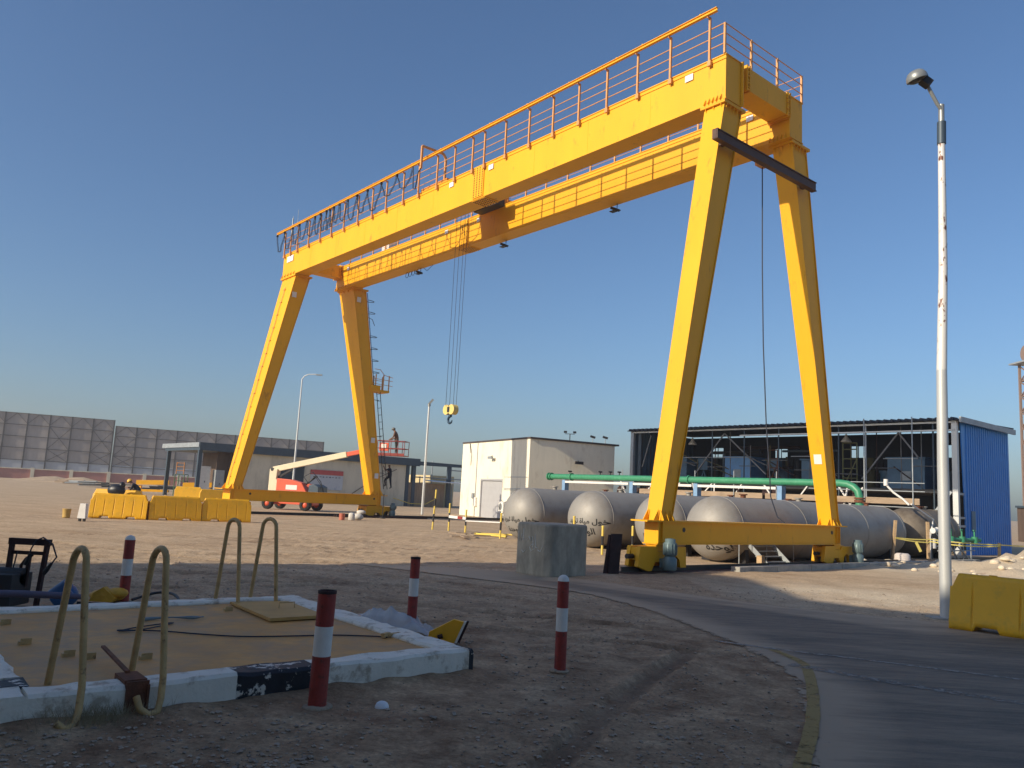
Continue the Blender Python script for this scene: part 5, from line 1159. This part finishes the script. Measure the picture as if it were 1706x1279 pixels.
# ------------------------------------------------------------------ foreground slab with kerb
VL,VR,UF,UB=-17.25,-12.56,-7.66,-2.92
sb=thing('manhole_slab','low pit cover slab with yellowish steel deck and black and white kerb','pit cover',(VL,UF,0),site=True)
m=MB(); m.box(VL+.36,VR-.32,UF+.30,UB-.28,-.05,.20); dk=m.build('deck',DECK,sb)
def curb(pts,segs,name='kerb'):
    pass
def kseg(v0,v1,u0,u1,black,ch=.03,zt=.25):
    m=MB(); n=max(2,int(max(v1-v0,u1-u0)/.12)); along=(v1-v0)>(u1-u0)
    prof=[(0,-.06),(0,zt-ch),(ch,zt),(1-ch,zt),(1,zt-ch),(1,-.06)]
    rings=[]
    for i in range(n+1):
        f=i/n; pts=[]
        for a,z in prof:
            w_=(u1-u0) if along else (v1-v0); aa=a*w_ if a in (0,1) else (ch if a==ch else w_-ch)
            P=(v0+(v1-v0)*f,u0+aa) if along else (v0+aa,u0+(u1-u0)*f)
            d=noise.fractal(Vector((P[0]*4,P[1]*4,z*4)),1,2,3)*.016
            pts.append((P[0]+d*(0 if along else 1),P[1]+d*(1 if along else 0),z+(d if z>0 else 0)))
        rings.append(m.ring(pts))
    for A_,B_ in zip(rings,rings[1:]):
        for k in range(5): m.face((A_[k],A_[k+1],B_[k+1],B_[k]) if not along else (A_[k],B_[k],B_[k+1],A_[k+1]))
    m.face(rings[0]); m.face(rings[-1][::-1])
    return m.build('kerb',CURBB if black else CURBW,sb)
fu0,fu1=UF,UF+.31
for v0,v1,b_ in ((VL,-16.95,0),(-16.95,-15.28,0),(-15.28,-14.50,1),(-14.5,-12.62,0),(-12.62,VR,1)): kseg(v0,v1,fu0,fu1,b_)
for v0,v1,b_ in ((VL,-13.0,0),(-13.0,VR,0)): kseg(v0,v1,UB-.28,UB,b_)
for u0,u1,b_ in ((fu1,-5.2,0),(-5.2,UB-.28,0)): kseg(VR-.33,VR,u0,u1,b_)
for u0,u1,b_ in ((fu1,-7.0,1),(-7.0,-5.6,0),(-5.6,UB-.28,0)): kseg(VL-.1,VL+.359,u0,u1,b_)
# hatch
h_=thing('hatch_cover','raised yellow hatch lid with a lifting handle at the back of the deck','hatch',(-13.85,-3.4,.2),site=True)
m=MB(); m.hexa([(-13.80,-4.95,.215),(-13.02,-4.95,.215),(-12.92,-3.55,.215),(-13.72,-3.35,.215),(-13.80,-4.95,.255),(-13.02,-4.95,.255),(-12.92,-3.55,.25),(-13.72,-3.35,.25)]); m.build('lid',M('hatch_yellow',(.50,.29,.08),.6,var=.15,bump=.1),h_)
m=MB(); m.tube([(-13.35,-4.2,.25),(-13.35,-4.2,.33),(-13.12,-4.2,.33),(-13.12,-4.2,.25)],.009,6); m.build('handle',LOOP,h_)
for (v,u) in ((-16.59,-3.96),(-16.59,-5.26),(-16.34,-6.04),(-15.74,-6.48),(-13.92,-3.85),(-16.2,-6.25)):
    m=MB(); m.box(v-.05,v+.05,u-.01,u+.01,.2,.26); m.box(v-.07,v-.02,u-.03,u+.03,.2,.235); m.build('lifting_lug',LOOP,dk)
m=MB(); P=[(-15.6,-4.9,.21),(-15.35,-4.75,.215),(-14.9,-4.6,.215),(-15.3,-4.9,.215),(-15.55,-4.98,.22),(-15.6,-4.9,.22),(-15.2,-5.1,.215),(-14.9,-5.4,.212),(-14.5,-5.76,.212),(-14,-5.95,.212),(-13.5,-6.1,.212),(-13.1,-6.35,.212),(-12.99,-6.5,.215)]
m.tube([tuple(p) for p in crom(P,5)],.008,6)
one('thin_cable',m,BLKC,'thin dark cable lying across the yellowish deck','cable',(-14.5,-5.7,.2),site=True)
m=MB(); m.tube([tuple(p) for p in crom([(-15.2,-4.3,.225),(-14.9,-4.25,.225),(-14.6,-4.4,.23),(-14.45,-4.35,.225)],4)],[.015+.008*sin(i) for i in range(13)],6)
one('cloth_strip',m,M('cloth_blue',(.2,.25,.27),.9),'bluish rag strip on the deck near the rear handles','rag',(-14.9,-4.3,.2),site=True)
m=MB(); m.cbox((-12.98,-6.45,.235),(.14,.05,.05),Matrix.Rotation(.5,3,'Z')); m.cbox((-12.85,-6.42,.23),(.2,.05,.03),Matrix.Rotation(.2,3,'Z'))
one('cable_clamp',m,LOOP,'small tan clamp at the right end of the thin deck cable','clamp',(-12.98,-6.45,.2),site=True)
# grab handles
def handle(a,b,top,lab,foot=None,r=.029):
    a=Vector(a);b=Vector(b); d=(b-a); hw=d.length/2; t=thing('grab_handle',lab,'handle',tuple(a),site=True,group='bent pipe grab handles')
    sp=[]; zt=top
    apex=(a+b)/2; dd=d.normalized(); rr=.13
    l=Vector((apex.x,apex.y,0))-dd*rr; rgt=Vector((apex.x,apex.y,0))+dd*rr
    P=[a]; 
    for k in range(1,6): P.append(a.lerp(Vector((l.x,l.y,zt-rr)),k/6))
    for k in range(9):
        an=pi-pi*k/8; P.append(Vector((apex.x,apex.y,zt-rr))+dd*(rr*cos(an))+Vector((0,0,rr*sin(an))))
    for k in range(1,6): P.append(Vector((rgt.x,rgt.y,zt-rr)).lerp(b,k/6))
    P.append(b)
    if foot: P+= [Vector(q) for q in foot]
    m=MB(); m.tube(P,r,10); m.build('pipe_loop',LOOP,t)
    return t
handle((-16.72,-7.13,.2),(-16.60,-7.76,.30),1.36,'front left bent pipe handle, dry grass at its foot',foot=[(-16.61,-7.79,.12),(-16.64,-7.84,.03),(-16.72,-7.88,.02),(-16.78,-7.87,.07)])
handle((-16.07,-7.17,.2),(-15.97,-7.74,.30),1.36,'front bent pipe handle with a rusty bracket at its foot',foot=[(-15.98,-7.77,.14),(-16.01,-7.81,.05),(-16.08,-7.83,.03),(-16.15,-7.80,.08),(-16.17,-7.74,.17)])
handle((-13.80,-2.98,.22),(-13.64,-3.45,.22),1.42,'rear bent pipe handle standing farther left')
handle((-13.27,-2.98,.22),(-13.05,-3.42,.22),1.44,'rear bent pipe handle standing farther right')
m=MB(); m.box(-16.24,-16.06,-7.62,-7.30,.25,.28); m.box(-16.24,-16.22,-7.66,-7.30,.1,.25); m.box(-16.08,-16.06,-7.72,-7.60,.02,.25); m.box(-16.24,-16.06,-7.69,-7.67,.0,.28); m.beam((-16.15,-7.35,.29),(-16.12,-6.35,.33),.035,.02)
one('rusty_bracket',m,RUST,'rusty steel bracket with a long flat bar on the kerb','bracket',(-16.15,-7.5,.2),site=True)
# dry grass
m=MB(); random.seed(11)
for k in range(900):
    a=W(-16.62+random.gauss(.12,.2),-7.76+random.gauss(0,.07),-.01); h=random.uniform(.04,.2); dx,dy=random.gauss(0,.07),random.gauss(0,.07); w_=.0018
    b0=len(m.v); m.v+=[a+Vector((-w_,0,0)),a+Vector((w_,0,0)),a+Vector((dx*.5+w_*.7,dy*.5,h*.6)),a+Vector((dx*.5-w_*.7,dy*.5,h*.6)),a+Vector((dx,dy,h))]
    m.face((b0,b0+1,b0+2,b0+3)); m.face((b0+3,b0+2,b0+4))
o=m.build('dry_grass',M('dry_grass',(.34,.29,.18),.9,var=.4,scale=10)); tag(o,'tufts of dry grass along the kerb below the front handles','grass',kind='stuff')

# bollards
def bollard(x,y,h,r,lab,dome,lean=(0,0)):
    t=thing('bollard',lab,'bollard',(x,y,0),group='red and white bollards')
    m=MB(); bands=[(-.05,h*.44,0),(h*.44,h*.70,1),(h*.70,h,0)]
    for z0,z1,mi in bands:
        n=6; m.mi=mi; m.tube([(x+lean[0]*z,y+lean[1]*z,z) for z in [z0+(z1-z0)*i/n for i in range(n+1)]],[r*(1+.02*noise.noise(Vector((x,z0+(z1-z0)*i/n*9,0)))) for i in range(n+1)],20,cap=False)
    m.build('post',[REDP,WHTP],t)
    m=MB()
    if dome: m.lathe([(r,0),(r*.93,.03),(r*.7,.055),(r*.3,.07),(0,.072)],(x+lean[0]*h,y+lean[1]*h,h),n=20); m.build('cap',WHTP,t)
    else: m.lathe([(r*1.04,-.015),(r*1.04,.012),(r*.88,.012),(r*.84,-.04),(0,-.05)],(x+lean[0]*h,y+lean[1]*h,h),n=20); m.build('cap',RUSTD,t)
    m=MB(); random.seed(int(x*100)+50)
    for k in range(14):
        a=k*2*pi/14; s=random.uniform(.03,.07); m.sphere((x+(r+.01)*cos(a),y+(r+.01)*sin(a),gh(x,y)+.004),s,4,1,1,.45)
    m.build('dirt_collar',M('collar_dirt',(.34,.26,.18),.95,bump=.5),t)
bollard(-5.9,12.82,.98,.078,'red and white bollard with white domed cap at left, behind the slab',True)
bollard(-1.62,7.57,1.02,.083,'nearest red and white bollard, flat rusty top, before the slab kerb',False,(.012,0))
bollard(-1.3,12.11,.99,.072,'red and white bollard with open top, beside the plastic sheet',False)
bollard(.73,9.61,1.02,.068,'red and white bollard with white domed cap standing alone by the road',True)
# white dome
m=MB(); m.lathe([(.066,0),(.064,.02),(.05,.045),(.028,.058),(0,.062)],(-1.05,7.72,gh(-1.05,7.72)-.005),n=24)
one('white_dome_marker',m,M('dome_white',(.72,.74,.76),.45),'small white dome lying on the dirt right of the nearest bollard','dome marker',(-1.05,7.72,0))
# wedge sign
q=MB(); A0=Vector((-.93,10.75,.02));
poly=[(-.95,.0),(-.60,-.02),(-.47,.30),(-.60,.33),(-.92,.15)]
q.prism(poly,0,.07,lambda a,b,z: (a,10.85+z-.15*b,b)); wd=one('wedge_block',q,M('wedge_yellow',(.85,.43,.02),.6,var=.15),'yellow wedge shaped block leaning behind the kerb corner','wedge block',(-.7,10.85,0))
m=MB(); m.prism([(-.598,-.02),(-.565,-.02),(-.435,.31),(-.468,.30)],0,.07,lambda a,b,z: (a,10.85+z-.15*b,b)); m.mi=1; m.prism([(-.563,-.02),(-.53,-.02),(-.40,.31),(-.433,.31)],-.0,.09,lambda a,b,z: (a,10.85+z-.15*b,b)); m.mi=1
m.cyl((-.80,10.82,.09),(-.74,10.815,.11),.03,8)
o=m.build('side_stripe',[WHTP,RUSTD],None,off=(-.7,10.85,0)); o.parent=wd
# plastic sheet
m=MB(); nx_,ny_=60,28
for j in range(ny_+1):
    for i in range(nx_+1):
        a=i/nx_; b=j/ny_; p=Vector((-2.15,13.1,0)).lerp(Vector((-.85,11.35,0)),a); p+=Vector((.3,.25,0))*(b-.5)*(1.3+.5*sin(a*5))
        e_=min(a,1-a,b,1-b)*6; z=max(0,.10*min(1,e_)*(1+.6*sin(a*3.2)))*abs(noise.fractal(Vector((a*4,b*2.5,2)),1.1,2.1,3)+.45)*1.3
        m.v.append(p+Vector((0,0,z+.02+gh(p.x,p.y))))
for j in range(ny_):
    for i in range(nx_): k=j*(nx_+1)+i; m.face((k,k+1,k+nx_+2,k+nx_+1),True)
PLAST=M('clear_plastic',(.55,.58,.62),.22,var=.1,alpha=.55,bump=.8,bscale=14)
one('plastic_sheet',m,PLAST,'crumpled clear plastic sheet on the ground behind the right kerb','plastic sheet',(-1.5,12.2,0))

# ------------------------------------------------------------------ left foreground clutter
t=thing('rusty_portal','dark rusty portal frame with hanging cables at the left edge','steel frame',(-7.0,11.95,0))
m=MB(); y=11.95
m.beam((-7.24,y,0),(-7.22,y,.98),.075,.05,(1,0,0)); m.beam((-6.76,y,0),(-6.70,y,.98),.075,.05,(1,0,0)); m.box(-7.26,-6.66,y-.04,y+.04,.90,.99); m.box(-7.2,-6.72,y-.02,y+.02,.76,.81)
m.beam((-6.96,y,.3),(-6.94,y,.76),.045); m.tube([(-7.05,y,.3),(-7.05,y,.6),(-6.99,y,.7),(-6.9,y,.76)],.022,6); m.build('frame',RUSTD,t)
m=MB(); m.tube([(-6.85,y-.05,.97),(-6.75,y-.05,1.02),(-6.6,y-.05,.93),(-6.52,y-.05,.75),(-6.60,y-.05,.62)],.012,6); m.tube([(-7.1,y-.05,.8),(-7.14,y-.05,.5),(-7.1,y-.05,.25)],.01,6); m.tube([(-6.85,y-.05,.97),(-6.9,y-.06,.85),(-6.93,y-.06,.7)],.01,6); m.build('cable',BLKC,t)
m=MB(); m.tube([(-6.58,y-.05,.66),(-6.64,y-.05,.56),(-6.68,y-.05,.50)],[.02,.035,.03],8); m.build('plug',BLKP,t); m=MB(); m.tube([(-6.9,y-.06,.78),(-6.96,y-.06,.62)],[.025,.03],8); m.build('plug',BLKP,t)
m=MB(); m.box(-7.9,-6.95,11.6,12.1,.05,.5); m.cyl((-7.5,11.9,.45),(-6.95,11.9,.45),.12,12); m.tube([(-7.3,11.55,.6),(-7.25,11.5,.3),(-7.2,11.5,.1)],.02,6); m.cyl((-7.6,11.7,.5),(-7.6,11.7,.72),.05,8)
one('welding_machine',m,M('machine_black',(.02,.022,.026),.6,var=.3,bump=.3),'dark machine standing under and beside the rusty frame','machine',(-7.4,11.8,0),bevel=.02)
m=MB(); m.sphere((-6.5,12.2,.17),.2,8,1,.9,.9); m.cyl((-6.6,12.15,.1),(-6.4,12.2,.28),.17,12)
one('blue_drum',m,M('drum_blue',(.02,.09,.22),.45,bump=.2,bscale=10),'small blue drum on the ground right of the rusty frame','drum',(-6.5,12.2,0))
m=MB(); m.sphere((-6.12,12.75,.12),.2,7,1.4,.9,.5); m.sphere((-5.95,12.7,.17),.14,6,1.2,1,.6); m.prism([(-.2,0),(.15,0),(.2,.06),(0,.22),(-.15,.12)],-.06,.06,lambda a,b,z: (-6.1+a,12.6+z,.05+b))
one('yellow_bag',m,M('bag_yellow',(.65,.34,.03),.6,var=.3,bump=.8,bscale=12),'crumpled yellow bag beside the left bollard','bag',(-6.1,12.7,0))
m=MB(); P=[(-5.8,12.9,.05),(-5.6,13.3,.12),(-5.3,13.2,.13),(-5.05,12.85,.1),(-5.0,12.6,.05),(-5.3,12.5,.03),(-5.7,12.5,.03),(-6.2,12.45,.03),(-6.4,12.4,.04)]
m.tube([tuple(p) for p in crom(P,4)],.022,8); one('black_hose',m,BLKP,'thick black hose looping on the ground around the left bollard','hose',(-5.5,12.8,0))
m=MB(); m.tube([(-7.4,11.0,.30),(-6.6,11.25,.30),(-6.05,11.35,.29),(-5.75,11.4,.28)],[.05,.05,.045,.03],10); one('purple_roll',m,M('roll_purple',(.10,.09,.14),.6),'rolled purple sheet lying on the rear kerb at the left edge','roll',(-6.6,11.2,.25))
for i,(x,y,s) in enumerate(((-5.4,15.0,.05),(3.0,23.0,.06),(.1,14.8,.05))):
    pass
m=MB(); m.lathe([(0,0),(.17,0),(.2,.05),(.19,.33),(.16,.4),(.1,.44),(0,.45)],(-9.05,47.6,0),n=14); m.sphere((-8.8,48.3,.2),.3,6,1.1,1,.7); m.sphere((-8.65,48.4,.48),.24,6,1.2,.8,.55); one('white_sack',m,M('sack_white',(.6,.56,.5),.9,var=.2,bump=.6,bscale=9),'white sack pile at the foot of the rear crane leg','sack',(-9,48,0))
m=MB(); m.cyl((-9.6,47.5,0),(-9.6,47.5,.38),.17,12); one('orange_bucket',m,M('bucket_orange',(.45,.12,.07),.6),'faded orange bucket left of the white sack','bucket',(-9.6,47.5,0))
t=thing('thin_stake','thin dark rod standing on a small foot right of the rear crane leg','stake',W(9.5,31.0)); p=W(9.5,31.0); m=MB(); m.cyl(p,p+Vector((0,0,1.6)),.03,6); m.build('rod',DRK,t); m=MB(); m.cyl(p,p+Vector((0,0,.1)),.18,8); m.build('foot',DRK,t)

# ------------------------------------------------------------------ unseen building added behind the viewer, outline shaped to throw the foreground shade
pb=[(-44,-5),(-28.6,5.4),(-24.8,6.9),(-21.8,4.1),(-21.8,-.2),(-20.5,-1.6),(-17.0,-2.4),(-12.5,-4.4),(-4,-9),(10,-17),(10,-42),(-50,-42)]
ob=thing('shade_building','plain rendered building added unseen behind the viewpoint to shade the foreground','building',(-15,-5,0))
m=MB(); m.prism(pb[::-1],0,15.6); m.build('wall',WALLB,ob)
m=MB(); m.prism([(x*1.0+(.0),y) for x,y in pb][::-1],15.602,16.0); m.build('roof',CONC,ob)
for (a,b_) in (((-44,-5),(-28.6,5.4)),((-17.0,-2.4),(-12.5,-4.4)),((-12.5,-4.4),(-4,-9)),((-4,-9),(10,-17))):
    a=Vector((*a,0));b_=Vector((*b_,0)); d=(b_-a); n_=int(d.length/2.6); dn=d.normalized(); nn=Vector((dn.y,-dn.x,0)); nn=nn if nn.dot(Vector((0,0,0))-a)>0 or True else -nn
    if nn.dot(-a+Vector((2,8,0)))<0: nn=-nn
    for k in range(n_):
        c=a+dn*(1.3+k*2.6)
        for z in (1.0,4.2,7.4,10.6,13.6): m=MB(); m.beam(c-dn*.6+nn*.02+Vector((0,0,z+.7)),c+dn*.6+nn*.02+Vector((0,0,z+.7)),.06,1.4); m.build('window',GLAZ,ob)

# ------------------------------------------------------------------ haze: one closed box of thin dusty air
hb=MB(); hb.box(-420,420,-60,420,-3,34)
hm=bpy.data.materials.new('haze'); hm.use_nodes=True; hn=hm.node_tree; hn.nodes.remove(hn.nodes['Principled BSDF'])
pv=hn.nodes.new('ShaderNodeVolumePrincipled'); pv.inputs['Color'].default_value=(.93,.93,.95,1); pv.inputs['Density'].default_value=.0007; pv.inputs['Anisotropy'].default_value=.2
hn.links.new(pv.outputs[0], hn.nodes['Material Output'].inputs['Volume'])
hz=hb.build('haze',hm); hz['kind']='stuff'; hz['label']='thin dusty haze over the whole yard'
